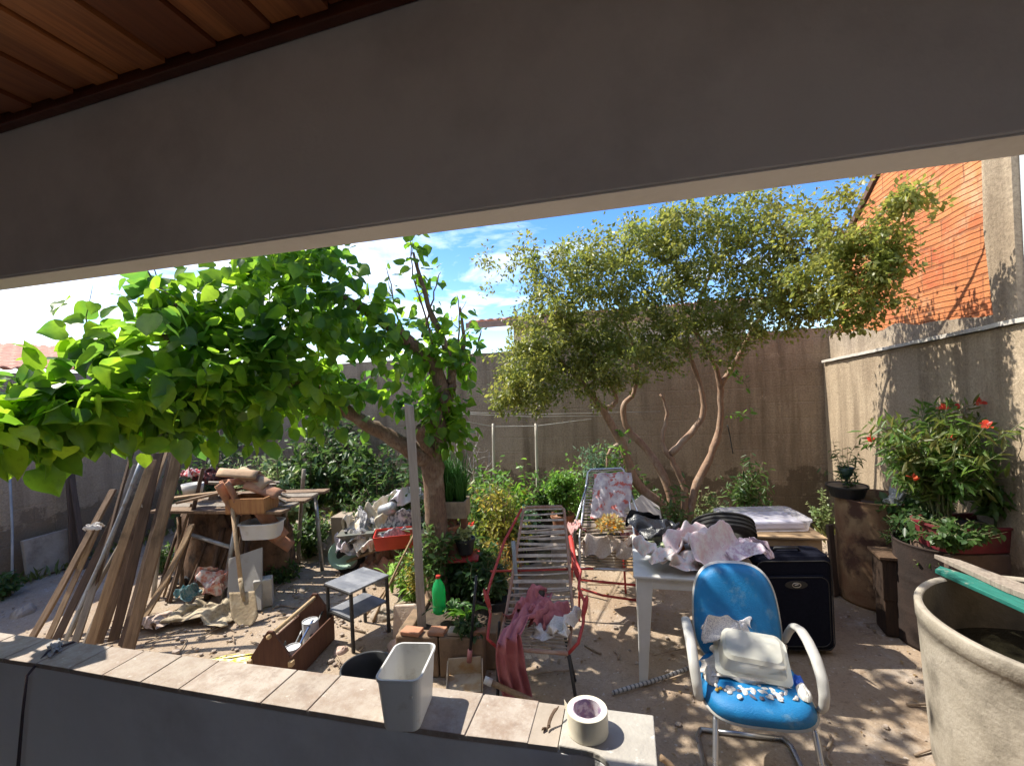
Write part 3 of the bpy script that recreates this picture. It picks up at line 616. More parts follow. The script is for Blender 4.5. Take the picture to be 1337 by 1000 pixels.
S4b = [pt(940, 505, e - .05), pt(965, 465, e - .1), pt(990, 420, e - .25), pt(1040, 370, e - .6), pt(1100, 320, e - 1.2), pt(1170, 265, e - 1.7), pt(1215, 235, e - 1.9)]
jl = [(S1, .072, .020), (S2, .050, .014), (S3, .042, .012), (S3b, .038, .012), (S4, .050, .012), (S4b, .032, .006),
      ([pt(811, 578, e - .15), pt(795, 590, e - .2), pt(793, 615, e - .2)], .025, .012), ([pt(787, 536, e - .2), pt(805, 520, e - .2), pt(780, 480, e - .3), pt(720, 400, e - .5)], .03, .01)]
d0 = 4.75
jb = [B(690, 470, d0, .30, .4, .34, 187), B(730, 420, d0, .36, .4, .36, 252), B(745, 350, d0, .34, .4, .26, 164), B(690, 340, d0 + .1, .2, .3, .22, 47), B(800, 400, d0, .38, .45, .38, 287), B(820, 320, d0 - .1, .38, .4, .26, 220),
      B(780, 470, d0, .34, .4, .26, 187), B(880, 370, d0 - .1, .38, .45, .36, 269), B(900, 290, d0 - .2, .38, .4, .22, 179), B(860, 440, d0, .34, .4, .22, 137), B(960, 330, d0 - .2, .34, .4, .32, 211), B(1000, 390, d0 - .4, .34, .4, .28, 204),
      B(1030, 320, d0 - .5, .32, .35, .28, 187), B(1090, 350, d0 - .4 - .8, .26, .3, .24, 137), B(1060, 400, d0 - .6, .24, .3, .20, 122), B(1120, 400, d0 - .4 - .95, .16, .2, .15, 81), B(1140, 330, d0 - .4 - .95, .20, .2, .18, 81), B(1190, 265, d0 - .4 - 1.2, .16, .15, .12, 40),
      B(990, 270, d0 - .3, .34, .35, .16, 81), B(640, 350, d0 + .2, .16, .25, .22, 14), B(1080, 280, d0 - .4 - .7, .26, .3, .15, 56), B(940, 420, d0, .3, .3, .18, 81), B(660, 520, d0, .16, .2, .12, 47), B(840, 475, d0, .36, .4, .2, 72), B(780, 505, d0, .26, .3, .16, 40), B(700, 520, d0, .22, .3, .16, 40), B(960, 440, d0 - .2, .3, .4, .2, 75), B(690, 500, d0, .28, .35, .22, 86), B(1160, 350, d0 - .4 - 1.05, .12, .15, .1, 32)]
jt = tree('small_leaf_tree', 'multi-stemmed tree with tiny olive green leaves and pinkish brown trunks', gp(885, 716), jl, jb, 'tiny', .052, LJ, BKp, 17, tw=.004, drop=.25, tip0=.1, fuzz=1.15, petiole=.5, jit=.02)

# ================================================================== PLANTS
GS = M('green_stem', (.10, .15, .05), (.14, .12, .06), .7, 20, .2); BS = M('brown_stem', (.20, .14, .09), (.13, .09, .06), .85, 20, .3)
G1 = leafmat('dark_shrub_leaf', (.024, .060, .020), (.050, .10, .028), .3); G2 = leafmat('mid_shrub_leaf', (.038, .088, .024), (.080, .145, .036), .36)
G3 = leafmat('lime_leaf', (.085, .20, .03), (.14, .26, .05), .4); G4 = leafmat('yellow_leaf', (.22, .24, .035), (.30, .24, .05), .4, (.14, .22, .04)); G5 = leafmat('blue_green_leaf', (.10, .20, .12), (.16, .26, .16), .3)
G6 = leafmat('red_tinged_leaf', (.28, .15, .04), (.16, .20, .04), .4, (.34, .10, .035)); G7 = leafmat('pale_variegated_leaf', (.16, .24, .09), (.32, .36, .18), .3, (.06, .14, .03))
RF = leafmat('red_petal', (.50, .06, .035), (.55, .14, .06), .35); PF = leafmat('pink_petal', (.62, .08, .20), (.55, .12, .25), .35); WF = leafmat('white_petal', (.65, .65, .58), (.75, .75, .7), .3)
TC = M('terracotta', (.40, .17, .09), (.30, .12, .07), .85, 10, .3, dirt=(.45, .33, .25), dsc=8); BP = M('black_plastic', (.02, .02, .022), (.03, .03, .03), .45, 10, .1)
GRB = 'shrubs along the back wall'
def gd(px, d): return Vector((pt(px, 660, d).x, d, 0))
plant('garden_shrub', 'pale variegated shrub right behind the junk table', 'shrub', gd(335, 6.2), 1.5, .5, 22, 16, .10, 'narrow', G7, BS, 4, group=GRB, bare=.15)
plant('garden_shrub', 'dense mid green shrub behind the low white-flowered bush', 'shrub', gd(405, 6.5), 1.7, .6, 26, 16, .12, 'simple', G2, BS, 5, group=GRB, bare=.1)
plant('garden_shrub', 'leafy green shrub behind the loaded wheelbarrow', 'shrub', gd(468, 6.4), 1.6, .55, 26, 16, .12, 'simple', G2, BS, 5, group=GRB, bare=.1)
plant('garden_shrub', 'dark green shrub in the shade between wheelbarrow and grey timber post', 'shrub', gd(515, 6.2), 1.35, .4, 20, 14, .11, 'simple', G1, BS, 4, group=GRB, bare=.1)
plant('garden_shrub', 'tall dark green shrub in the far left corner of the yard', 'shrub', gd(285, 6.8), 1.8, .45, 18, 14, .11, 'simple', G1, BS, 4, group=GRB, bare=.1)
plant('flowering_bush', 'low rounded bush dotted with tiny white flowers beside the junk table', 'bush', gp(403, 726), .52, .36, 46, 14, .075, 'simple', G2, GS, 3, flower=(WF, .10, .018), bare=.05, dome=.35)
plant('ground_plant', 'small low green weed patch in front of the white-flowered bush', 'plant', gp(372, 757), .2, .26, 22, 8, .06, 'simple', G2, GS, 2, bare=.05)
plant('ground_plant', 'small green weed at the foot of the left wall', 'plant', gp(4, 780), .30, .2, 18, 9, .07, 'simple', G2, GS, 2, bare=.05)
plant('ground_plant', 'green weed growing behind the thickest leaning plank', 'plant', gp(212, 748), .36, .16, 16, 9, .07, 'simple', G2, GS, 2, bare=.05)
plant('garden_shrub', 'feathery bright shrub seen between the plank bundle and the junk table', 'shrub', gd(255, 6.3), 1.3, .35, 16, 14, .10, 'narrow', G2, BS, 4, group=GRB, bare=.1)
plant('garden_shrub', 'tallest green shrub right under the broad-leaved crown', 'shrub', gd(440, 7.0), 2.0, .6, 26, 16, .13, 'simple', G1, BS, 5, group=GRB, bare=.1)
plant('garden_shrub', 'pale dotted shrub just left of the low white-flowered bush', 'shrub', gd(368, 6.0), 1.25, .35, 20, 14, .09, 'round', G7, BS, 4, group=GRB, bare=.1)
plant('garden_shrub', 'low dark fern-like shrub behind the refuse bags of the wheelbarrow', 'shrub', gd(490, 5.9), .95, .4, 24, 16, .10, 'narrow', G2, BS, 4, group=GRB, bare=.05)
plant('garden_shrub', 'leafy shrub in the gap right of the trunk and chive box', 'shrub', gd(612, 5.6), 1.05, .3, 22, 14, .09, 'simple', G2, BS, 4, bare=.1)
plant('garden_shrub', 'dark leafy shrub at the foot of the back wall behind the lime bush', 'shrub', gd(745, 5.9), .95, .35, 24, 14, .10, 'simple', G1, BS, 3, bare=.1)
plant('garden_shrub', 'tall pale green shrub standing between the two thin clothesline poles', 'shrub', gd(676, 5.5), 1.2, .3, 22, 14, .085, 'simple', G3, BS, 4, bare=.15)
plant('garden_shrub', 'bushy mid green shrub just right of the chive box', 'shrub', gd(632, 5.2), 1.2, .26, 22, 14, .08, 'simple', G3, BS, 4, bare=.15)
plant('garden_shrub', 'dark leafy shrub showing left of the trunk behind the timber post', 'shrub', gd(545, 5.3), 1.15, .3, 22, 14, .09, 'simple', G2, BS, 4, bare=.1)
plant('garden_shrub', 'mid green shrub under the leftmost stem of the multi-stemmed tree', 'shrub', gd(835, 5.6), .9, .3, 22, 14, .085, 'simple', G2, BS, 3, bare=.1)
plant('ground_plant', 'grassy green tuft beside the post and trunk foot', 'plant', gd(540, 4.3), .5, .22, 20, 12, .10, 'narrow', G3, GS, 2, bare=.05)
# behind the raised bed
def bladeplant(name, label, base, n, h, w, mat, spread=.5, pot=None, cat='plant', droop=.3):
    base = Vector(base); t = thing(name, label, cat, base); mb = MB(); z0 = 0
    if pot: P(MB().lathe([(0, 0), (pot[0] * .75, 0), (pot[0], pot[1] * .85), (pot[0] * 1.07, pot[1] * .85), (pot[0] * 1.07, pot[1]), (pot[0] * .9, pot[1]), (0, pot[1] * .88)], 26), 'pot', pot[2], t, bev=.002); z0 = pot[1] * .9
    for i in range(n):
        an = random.uniform(0, 6.283); hh = h * random.uniform(.6, 1.05); sp = spread * hh * random.uniform(.15, 1); ww = w * random.uniform(.7, 1.1)
        dv = Vector((math.cos(an), math.sin(an), 0)); sv = Vector((-dv.y, dv.x, 0))
        def fn(a, b): return dv * (sp * a ** 1.6) + Vector((0, 0, z0 + hh * a - droop * hh * a ** 3)) + sv * ((b - .5) * ww * math.sin(math.pi * min(1, a * .93 + .07)) ** .7) + dv.cross(sv) * 0 + Vector((0, 0, abs(b - .5) * ww * .5))
        mb.grid(fn, 9, 2)
    P(mb, 'leaves', mat, t, smooth=True); return t
PB = leafmat('broad_blade', (.06, .17, .02), (.12, .26, .035), .4)
bladeplant('broad_leaf_plant', 'plant with upright broad paddle leaves in front of the back wall', gd(668, 5.6), 11, 1.15, .17, PB, .38)
plant('pepper_bush', 'green bush with reddish young tips left of the clothesline pole', 'shrub', gd(628, 4.9), 1.0, .26, 22, 14, .075, 'simple', G2, BS, 3, flower=(RF, .05, .03), bare=.2)
plant('garden_shrub', 'bright lime shrub filling the gap behind the yellow-green shrub', 'shrub', gd(652, 5.0), 1.25, .28, 26, 14, .075, 'simple', G3, BS, 4, bare=.2)
plant('garden_shrub', 'tall lime shrub between the lime potted bush and the blue-green feathery plant', 'shrub', gd(765, 5.5), 1.15, .25, 22, 14, .075, 'simple', G3, BS, 4, bare=.2)
plant('yellow_shrub', 'tall yellow-green shrub turning orange below, left of the reclined chair back', 'shrub', gp(655, 760), 1.12, .2, 26, 20, .06, 'simple', G4, BS, 4, bare=.15, dome=.2)
plant('orange_shrub', 'orange tinged low shrub under the yellow-green shrub', 'shrub', gp(660, 772), .62, .17, 22, 14, .05, 'simple', G6, BS, 3, bare=.1)
plant('potted_bush', 'bright lime green rounded bush in a clay pot behind the reclined chair', 'potted plant', gp(737, 728) + Vector((0, 0, .28)), .62, .24, 44, 17, .065, 'simple', G3, GS, 3, pot=(.13, .22, TC), bare=.08, dome=.3)
plant('potted_bush', 'loose green bush between the two thin clothesline poles and the lime bush', 'potted plant', gp(712, 715) + Vector((0, 0, .15)), .6, .18, 22, 12, .06, 'simple', G2, GS, 3, pot=(.12, .2, BP), bare=.1)
plant('potted_bush', 'grey green low plant beside the top of the reclined chair', 'potted plant', gp(690, 745) + Vector((0, 0, .1)), .45, .17, 20, 12, .05, 'round', G5, GS, 3, pot=(.12, .2, BP), bare=.1)
plant('potted_bush', 'blue-green feathery plant behind the flowered chair back', 'potted plant', gp(790, 725) + Vector((0, 0, .35)), .82, .24, 26, 18, .055, 'narrow', G5, GS, 4, pot=(.15, .25, TC), bare=.2)
plant('potted_bush', 'lime leafy stems rising beside the leaning tree trunk', 'potted plant', gp(806, 735) + Vector((0, 0, .3)), .95, .16, 12, 10, .08, 'simple', G3, GS, 2, pot=(.14, .24, BP), bare=.3)
for q, (px, py, hz) in enumerate([(737, 728, .28), (712, 715, .15), (690, 745, .1), (790, 725, .35), (806, 735, .3)]):
    b = gp(px, py); o = P(MB().box((0, 0, hz / 2 - .001), (.26 if q < 3 else .3, .24, hz - .004)), 'block', M('cement_block', (.34, .31, .28), (.26, .23, .2), .92, 9, .5), bev=.008, loc=b, rot=YAW + q * .2)
    tag(o, ['cement block under the bright lime green potted bush', 'cement block under the loose green potted bush by the clothesline poles', 'cement block under the grey green potted plant', 'cement block under the blue-green feathery plant', 'cement block under the lime stems beside the leaning trunk'][q], 'block', 'cement blocks carrying plant pots')
plant('garden_shrub', 'tall shrub with drooping green leaves against the wall behind the suitcase', 'shrub', gd(975, 5.3), 1.12, .32, 22, 16, .10, 'narrow', G2, BS, 4, bare=.2, drop=.5)
plant('garden_shrub', 'low pale green shrub behind the black tyre', 'shrub', gd(930, 5.2), .78, .32, 30, 12, .07, 'simple', G7, BS, 3, bare=.1)
plant('garden_shrub', 'yellowish upright shrub at the foot of the multi-stemmed tree', 'shrub', gp(885, 745), .95, .2, 20, 14, .09, 'narrow', G2, BS, 3, bare=.2)
plant('garden_shrub', 'light green shrub right of the tree foot, left of the box lid', 'shrub', gd(1000, 5.2), .55, .22, 20, 12, .06, 'round', G3, BS, 3, bare=.1)
def sprig(label, p, n):
    t = thing('leafy_sprig', label, 'sprig', p, 0, 'bright sprigs on the tree stems'); st = MB(); pos, dr = [], []
    for k in range(4):
        e_ = rv(.09) + Vector((0, -.03, .03)); pa_ = bez(Vector((0, 0, 0)), e_, rv(.02), 4); st.tube(pa_, .003, 4)
        for j in range(n // 4): f = random.random(); pos.append(pa_[0].lerp(pa_[-1], f)); dr.append(rv() + Vector((0, 0, -.3)))
    P(st, 'stem', GS, t); leafmesh('leaves', pos, dr, .085 * RNG.uniform(.6, 1.1, len(pos)), 'simple', G3, t, (0, 0, 0))
sprig('bright lime sprig sprouting on the right stem high under the crown', pt(958, 488, 4.95), 22)
sprig('bright lime sprig hanging against the wall right of the stems', pt(968, 541, 4.95), 18)
sprig('small bright sprig on the leftmost leaning stem', pt(808, 562, 4.95), 14)
plant('wall_weed', 'small pale weed at the corner where back and side walls meet', 'plant', gp(1076, 700), .62, .14, 12, 12, .045, 'round', G7, GS, 2, bare=.4)

# ================================================================== RIGHT SIDE: drums, planter, tank
RUST = M('rusty_steel', (.20, .10, .055), (.30, .20, .11), .85, 4, .35, 40, metal=.15, dirt=(.09, .045, .03), dsc=3.5, dth=(.5, .6))
RUSTD = M('shade_dark_rusty_steel', (.022, .014, .011), (.04, .024, .018), .9, 5, .35, 40, dirt=(.02, .014, .012), dsc=3)  # rust darkened, with the shade on this drum put into the colour
SOIL = M('dark_soil', (.055, .038, .028), (.09, .065, .045), .98, 25, .9, 60)
def drum(name, label, c, r, h, mat, soil):
    t = thing(name, label, 'drum', c); prof = [(0, 0), (r, 0)]
    for k in range(1, 34):
        z = h * k / 34; prof.append((r * (1 + .022 * math.exp(-((z - h * .34) / .012) ** 2) + .022 * math.exp(-((z - h * .67) / .012) ** 2)), z))
    prof += [(r, h), (r * 1.015, h + .006), (r * 1.015, h + .014), (r * .97, h + .014), (r * .965, h - .05), (r * .96, h - .2)]
    P(MB().lathe(prof, 48, wob=.008), 'body', mat, t, smooth=True)
    P(MB().lathe([(r * .958, h - .09), (r * .5, h - .06), (0, h - .05)], 30, wob=.1), 'soil', soil, t, smooth=True); return t
dc = Vector((3.08, 3.97, 0)); drum('oil_drum', 'rusty brown steel drum with a plant pot on its rim', dc, .285, .87, RUST, SOIL)
dc2 = Vector((3.02, 3.30, 0)); drum('oil_drum', 'shade-darkened rusted drum standing behind the water tank', dc2, .27, .72, RUSTD, SOIL)
# pot on drum
P_ = pt(1105, 620, 4.0)
pg = P(MB().lathe([(0, 0), (.035, 0), (.012, .012), (.012, .05), (.04, .08), (.062, .15), (.058, .15), (.036, .085), (0, .075)], 24), 'goblet', M('dark_green_plastic', (.02, .05, .035), (.03, .06, .04), .35), smooth=True, loc=(P_.x, 4.0, .985)); tag(pg, 'dark green goblet-shaped cup on top of the black pot', 'cup')
bp = thing('plant_pot', 'shallow black pot balanced on the rim of the rusty drum', 'pot', (P_.x, 4.0, .885))
P(MB().lathe([(0, 0), (.12, 0), (.15, .10), (.158, .10), (.158, .085), (.145, .085), (.14, .095), (0, .08)], 28), 'bowl', BP, bp, smooth=False)
heap('rag', 'crumpled white plastic rag on the rim of the rusty drum', 'rag', (3.1, 3.78, .865), .10, .07, .13, cloth('grey_white_rag', (.55, .54, .52), (.42, .42, .42)), .3, 4, .6)
plant('drum_plant', 'wispy stems with thin leaves rising from the rusty drum', 'plant', (2.95, 4.0, .83), .62, .26, 8, 12, .06, 'narrow', G2, BS, 2, bare=.3, lean=(-.25, 0), stemr=.004)
plant('drum_plant', 'trailing green plant spilling over the front of the rusty drum', 'plant', (3.16, 3.72, .68), .30, .30, 34, 10, .065, 'round', G2, GS, 3, bare=.05, drop=.8)
plant('drum_plant', 'dark small-leaved plant tumbling over the right side of the rusty drum', 'plant', (3.22, 3.66, .62), .42, .30, 46, 12, .055, 'round', G1, GS, 3, bare=.02, drop=.9)
plant('drum_plant', 'dark feathery herb between the two drums above the old cabinet', 'plant', (3.0, 3.50, .56), .38, .24, 34, 14, .05, 'narrow', G2, GS, 3, bare=.05, drop=.6)
plant('drum_plant', 'low dark green runner hanging in front of the old cabinet', 'plant', (2.93, 3.16, .50), .22, .20, 26, 10, .05, 'round', G2, GS, 3, bare=.02, drop=1.0)
BALS = leafmat('balsam_leaf', (.05, .12, .024), (.10, .18, .038), .42, (.12, .12, .03))
basin = thing('planter_basin', 'faded red plastic basin full of plants by the water tank', 'planter', gp(1262, 712, .74), YAW + .2)
RED = M('faded_red_plastic', (.20, .022, .035), (.14, .02, .028), .5, 6, .15, dirt=(.10, .05, .04), dsc=8)
def rbasin(w, d, h, flare=1.12, th=.012, e=4.0, n=48):
    mb = MB(); vs = []
    def ring(a, b, z): return [((abs(math.cos(q)) ** (2 / e)) * math.copysign(a, math.cos(q)), (abs(math.sin(q)) ** (2 / e)) * math.copysign(b, math.sin(q)), z) for q in [2 * math.pi * k / n for k in range(n)]]
    f = flare; rg = [ring(w * .02, d * .02, 0), ring(w / 2, d / 2, 0), ring(w / 2 * f, d / 2 * f, h * .93), ring(w / 2 * f + th, d / 2 * f + th, h * .93), ring(w / 2 * f + th, d / 2 * f + th, h), ring(w / 2 * f - th, d / 2 * f - th, h), ring(w / 2 - th, d / 2 - th, th), ring(w * .02, d * .02, th)]
    for i in range(len(rg) - 1):
        mb.add(rg[i] + rg[i + 1], [(k, (k + 1) % n, n + (k + 1) % n, n + k) for k in range(n)])
    return mb
P(rbasin(.50, .30, .17), 'basin', RED, basin, smooth=False); P(MB().box((0, 0, .125), (.47, .27, .02)), 'soil', SOIL, basin)
bb = gp(1262, 712, .74)
st_ = P(MB().box((0, 0, .365), (.5, .34, .73)), 'brick_stand', M('stained_block', (.17, .11, .08), (.11, .075, .06), .9, 6, .4), bev=.01, loc=(bb.x + .02, bb.y + .02, 0), rot=YAW + .2); tag(st_, 'dark stained masonry stand under the red basin', 'stand')
plant('balsam_bush', 'big bushy balsam plant with red flowers against the right wall', 'bush', bb + Vector((-.10, .06, .13)), 1.0, .46, 40, 18, .098, 'narrow', BALS, GS, 5, flower=(RF, .055, .04), bare=.22, dome=.25)
plant('balsam_bush', 'smaller leafy plant right of the flowering balsam bush', 'plant', bb + Vector((.19, -.04, .13)), .48, .16, 12, 14, .12, 'narrow', BALS, GS, 2, bare=.2)
plant('trailing_plant', 'small leaved plant trailing over the edge of the red basin', 'plant', bb + Vector((-.2, -.14, .06)), .20, .26, 36, 9, .05, 'round', G2, GS, 3, bare=.02, drop=.9)
plant('trailing_plant', 'dark green leafy clump on top of the dark drum', 'plant', dc2 + Vector((-.05, .0, .64)), .36, .26, 30, 10, .07, 'simple', G1, GS, 3, bare=.05)
ck = gp(1182, 745, .52)
bx = thing('old_bedside_cabinet', 'old dark wooden cabinet with a pale knob beside the dark drum', 'cabinet', (2.80, 3.36, .0), YAW - .1)
P(MB().box((0, .1, .42), (.26, .2, .30)), 'box', woodmat('dark_old_wood', (.05, .03, .02), (.03, .02, .015)), bx, bev=.004)
P(MB().box((0, .1, .585), (.30, .24, .022)), 'top_board', woodmat('old_brown_wood', (.13, .08, .05), (.08, .05, .03)), bx, bev=.003)
P(MB().box((0, .1, .135), (.24, .18, .265)), 'lower_box', MATS['dark_old_wood'], bx, bev=.004)
P(MB().lathe([(0, -.02), (.012, -.02), (.022, 0), (.012, .02), (0, .022)], 16, (.02, -.015, .50), Matrix.Rotation(R(90), 3, 'X')), 'knob', M('pale_knob', (.5, .45, .4), None, .4), bx, smooth=True)

# water tank
TK = M('fibre_cement', (.40, .355, .29), (.32, .28, .22), .9, 5, .45, 50, dirt=(.19, .165, .13), dsc=4, dth=(.48, .66))
TKI = M('slimy_tank_wall', (.17, .14, .10), (.10, .085, .06), .6, 4, .3, dirt=(.05, .045, .035), dsc=3)
tcn = Vector((2.50, 2.02, 0)); tk_ = thing('water_tank', 'large round fibre cement water tank with dark water inside', 'tank', tcn)
r, h = .585, .80
pr = [(0, 0), (.54, 0), (.552, .02)] + [(.552 + (r - .552) * k / 12, .02 + (h * .90 - .02) * k / 12) for k in range(1, 13)] + [(r + .006, h * .905), (r + .008, h * .99), (r + .004, h), (r - .022, h), (r - .028, h - .012)]
P(MB().lathe(pr, 96, wob=.004), 'shell', TK, tk_, smooth=True)
P(MB().lathe([(r - .028, h - .012), (r - .032, h * .7), (.49, .03), (0, .03)], 96), 'inner_wall', TKI, tk_, smooth=True)
wm, wt, wb, wo_ = newmat('stagnant_water'); wb.inputs['Base Color'].default_value = (.012, .011, .007, 1); wb.inputs['Roughness'].default_value = .03
bump(wt, wb, tnoise(wt, nd(wt, 'ShaderNodeTexCoord').outputs['Object'], 6, 2), .05)
P(MB().lathe([(r - .033, .52), (.3, .52), (0, .52)], 64), 'water', wm, tk_)
TEAL = M('teal_painted_board', (.012, .12, .095), (.02, .18, .14), .6, 9, .3, stretch=(1, 6, 6), dirt=(.30, .27, .22), dsc=8, dth=(.6, .7))
a_, b_ = gp(1228, 728, .835), gp(1337, 775, .82)
dv = (b_ - a_); dv.z = 0; dv.normalize()
tb_ = thing('painted_lid', 'teal painted board lying across the water tank rim', 'board', (a_.x, a_.y, .81), math.atan2(dv.y, dv.x))
P(MB().add([(.14, -.17, 0), (.95, -.20, 0), (.95, .10, 0), (.10, -.10, .0), (.14, -.17, .022), (.95, -.20, .022), (.95, .10, .022), (.10, -.10, .022)], [(3, 2, 1, 0), (4, 5, 6, 7), (0, 1, 5, 4), (1, 2, 6, 5), (2, 3, 7, 6), (3, 0, 4, 7)]), 'board', TEAL, tb_, bev=.003)
P(MB().add([(0, -.04, .024), (.45, -.10, .024), (.95, -.06, .024), (.95, .03, .024), (.1, .02, .024), (0, -.04, .05), (.45, -.10, .055), (.95, -.06, .055), (.95, .03, .055), (.1, .02, .05)], [(4, 3, 2, 1, 0), (5, 6, 7, 8, 9), (0, 1, 6, 5), (1, 2, 7, 6), (2, 3, 8, 7), (3, 4, 9, 8), (4, 0, 5, 9)]), 'wood_strip', woodmat('grey_wood', (.33, .28, .23), (.22, .18, .15)), tb_, bev=.003)
# ================================================================== MATERIALS FOR THINGS
WD = woodmat('weathered_plank', (.27, .185, .12), (.15, .10, .065), dirt=(.085, .058, .04)); WL = woodmat('fresh_plank', (.38, .26, .155), (.25, .165, .10), dirt=(.14, .095, .06))
WG = woodmat('grey_plank', (.30, .26, .21), (.20, .165, .13), dirt=(.11, .09, .075)); WK = woodmat('dark_plank', (.13, .085, .06), (.08, .055, .04))
STEEL = M('dull_grey_steel', (.38, .39, .40), (.28, .29, .30), .45, 8, .1, metal=.6, dirt=(.22, .17, .13), dsc=14); CHR = M('brushed_tube', (.55, .56, .58), (.45, .46, .48), .3, 8, .05, metal=.9)
BLK = M('black_paint', (.018, .018, .02), (.03, .028, .026), .5, 10, .15); REDP = M('chipped_red_paint', (.42, .045, .035), (.33, .03, .03), .5, 10, .15, dirt=(.30, .13, .08), dsc=26, dth=(.6, .68))
WPL = M('weathered_white_plastic', (.60, .59, .565), (.52, .51, .475), .5, 5, .1, dirt=(.48, .45, .39), dsc=7, dth=(.6, .75)); GPL = M('pale_grey_plastic', (.66, .66, .66), (.58, .58, .58), .4, 5, .06, dirt=(.5, .48, .44), dsc=14, dth=(.62, .72))
CARD = M('cardboard', (.42, .29, .17), (.34, .23, .13), .9, 5, .2, dirt=(.25, .17, .1), dsc=7); CEM = M('old_cement', (.40, .33, .26), (.30, .25, .19), .93, 6, .6, dirt=(.17, .13, .10), dsc=5)
WCL = cloth('soiled_white_cloth', (.66, .62, .57), (.52, .48, .43)); PNK = cloth('faded_pink_cloth', (.46, .18, .195), (.36, .12, .14), 7); PAT = cloth('pink_white_print', (.64, .59, .58), (.60, .45, .47), 7, (.42, .28, .33), 34)
FLW = cloth('floral_print', (.62, .57, .57), (.40, .34, .38), 14, (.46, .12, .10), 13, (.53, .60)); LACE = cloth('cream_lace', (.62, .54, .46), (.50, .40, .33), 26); GCL = cloth('grey_sacking', (.36, .35, .34), (.24, .235, .24)); PATB = cloth('grey_floral_cloth', (.70, .68, .66), (.62, .60, .6), 12, (.30, .30, .36), 42, (.52, .58))
TCT = M('roof_tile_clay', (.48, .24, .14), (.36, .16, .09), .9, 8, .3, dirt=(.24, .15, .11), dsc=7)

# ================================================================== LEFT: leaning planks
GP_ = 'planks and poles leaning together on the left'
def lean(name, label, cat, a, b, d, w, t, m, rnd=False, roll=.3, group=GP_, ztop=None):
    p0 = gp(*a, .0); p0.z = .012; k = 1 if rnd else .64; rs = random.Random(a[0] * 7 + b[0])
    return stick(name, label, cat, p0, pt(b[0] + rs.uniform(-3, 3), b[1], d), w * k, t * k, m, roll + rs.uniform(-.5, .5), rnd, group, warp=.018)
lean('plank', 'leftmost leaning plank, broad and brown, reaching furthest out at its foot', 'plank', (42, 834), (152, 640), 4.35, .10, .035, WD)
lean('plank', 'short pale plank leaning just behind the leftmost brown plank', 'plank', (62, 838), (128, 690), 4.25, .07, .025, WL)
lean('metal_pipe', 'thin grey metal pipe leaning among the brown planks', 'pipe', (84, 842), (176, 598), 4.3, .035, .035, STEEL, True)
lean('plank', 'narrow brown batten leaning right beside the grey metal pipe', 'plank', (102, 838), (183, 590), 4.35, .06, .03, WK)
lean('plank', 'sturdy straight tan plank leaning in the middle of the bundle', 'plank', (116, 850), (196, 600), 4.2, .10, .04, WL)
lean('plank', 'dark nearly black plank leaning between the tan plank and the thickest one', 'plank', (148, 838), (214, 592), 4.35, .12, .03, WK)
lean('plank', 'thin white-edged batten leaning behind the tan plank', 'plank', (108, 846), (200, 612), 4.45, .035, .03, WG)
lean('plank', 'thickest long timber of the bundle, rightmost and closest to the porch', 'plank', (166, 856), (236, 560), 4.1, .125, .06, WD)
lean('plank', 'weathered pale plank crossing behind the thickest timber towards the right', 'plank', (180, 822), (250, 684), 4.5, .09, .03, WL)
lean('plank', 'dark gnarled timber standing slanted in front of the junk table', 'plank', (222, 786), (268, 612), 4.7, .08, .05, WK)
lean('plank', 'slim brown stick leaning against the dark gnarled timber', 'plank', (214, 780), (256, 660), 4.75, .045, .03, WD)
lean('pole', 'slim crooked pole leaning at the back of the plank bundle', 'pole', (90, 830), (190, 640), 4.5, .04, .04, WG, True)
lean('plank', 'dark narrow plank wedged between the leftmost plank and the grey pipe', 'plank', (72, 840), (166, 632), 4.45, .09, .03, WK)
lean('plank', 'greyish plank showing between the grey pipe and the tan plank', 'plank', (96, 846), (180, 606), 4.5, .08, .03, WG)
lean('plank', 'brown plank half hidden behind the tan plank', 'plank', (128, 842), (208, 598), 4.55, .10, .03, WD)
lean('plank', 'slim dark plank squeezed against the thickest timber', 'plank', (158, 846), (224, 580), 4.4, .07, .03, WK)
lean('plank', 'pale thin lath at the very back of the bundle under the leaves', 'plank', (138, 826), (218, 588), 4.7, .05, .02, WL)
stick('stake', 'grey garden stake standing right of the junk table', 'stake', gd(376, 5.2), pt(370, 650, 5.2), .05, .05, WG, 0, True, 'stakes beside the junk table')
stick('stake', 'slanted grey stake between the junk table and the white-flowered bush', 'stake', gd(386, 5.4), pt(396, 612, 5.4), .045, .045, WG, 0, True, 'stakes beside the junk table')
heap('rag', 'scrap of white rag caught on the leaning planks', 'rag', pt(180, 664, 4.1), .05, .03, .10, WCL, seed=8, fold=.8)
heap('rag', 'pale pink rag lying over the leftmost leaning plank', 'rag', pt(122, 692, 4.15), .08, .05, .07, WCL, seed=9, fold=.7)
# against the left wall
def atwall(px, py): return gp(px, py)
stick('board', 'dark upright board standing against the left side wall', 'board', gp(97, 742), pt(90, 610, 5.75), .10, .025, WK, .5, group='boards propped on the side wall')
stick('board', 'narrow dark slat tilted against the side wall beside the upright board', 'board', gp(112, 742), pt(96, 625, 5.75), .06, .02, WK, .3, group='boards propped on the side wall')
o = P(MB().box((0, 0, .24), (.50, .05, .46)), 'concrete_slab', CEM, bev=.012, loc=gp(70, 748), rot=(R(-8), 0, ang)); tag(o, 'broken grey concrete slab propped at the foot of the side wall', 'slab')
o = P(MB().tube([gp(16, 775), pt(16, 690, 5.2), pt(12, 610, 5.2)], .012, 8), 'conduit_pipe', M('grey_conduit', (.45, .44, .42), None, .6), smooth=True); tag(o, 'thin pale conduit running up the side wall at the far left', 'pipe')

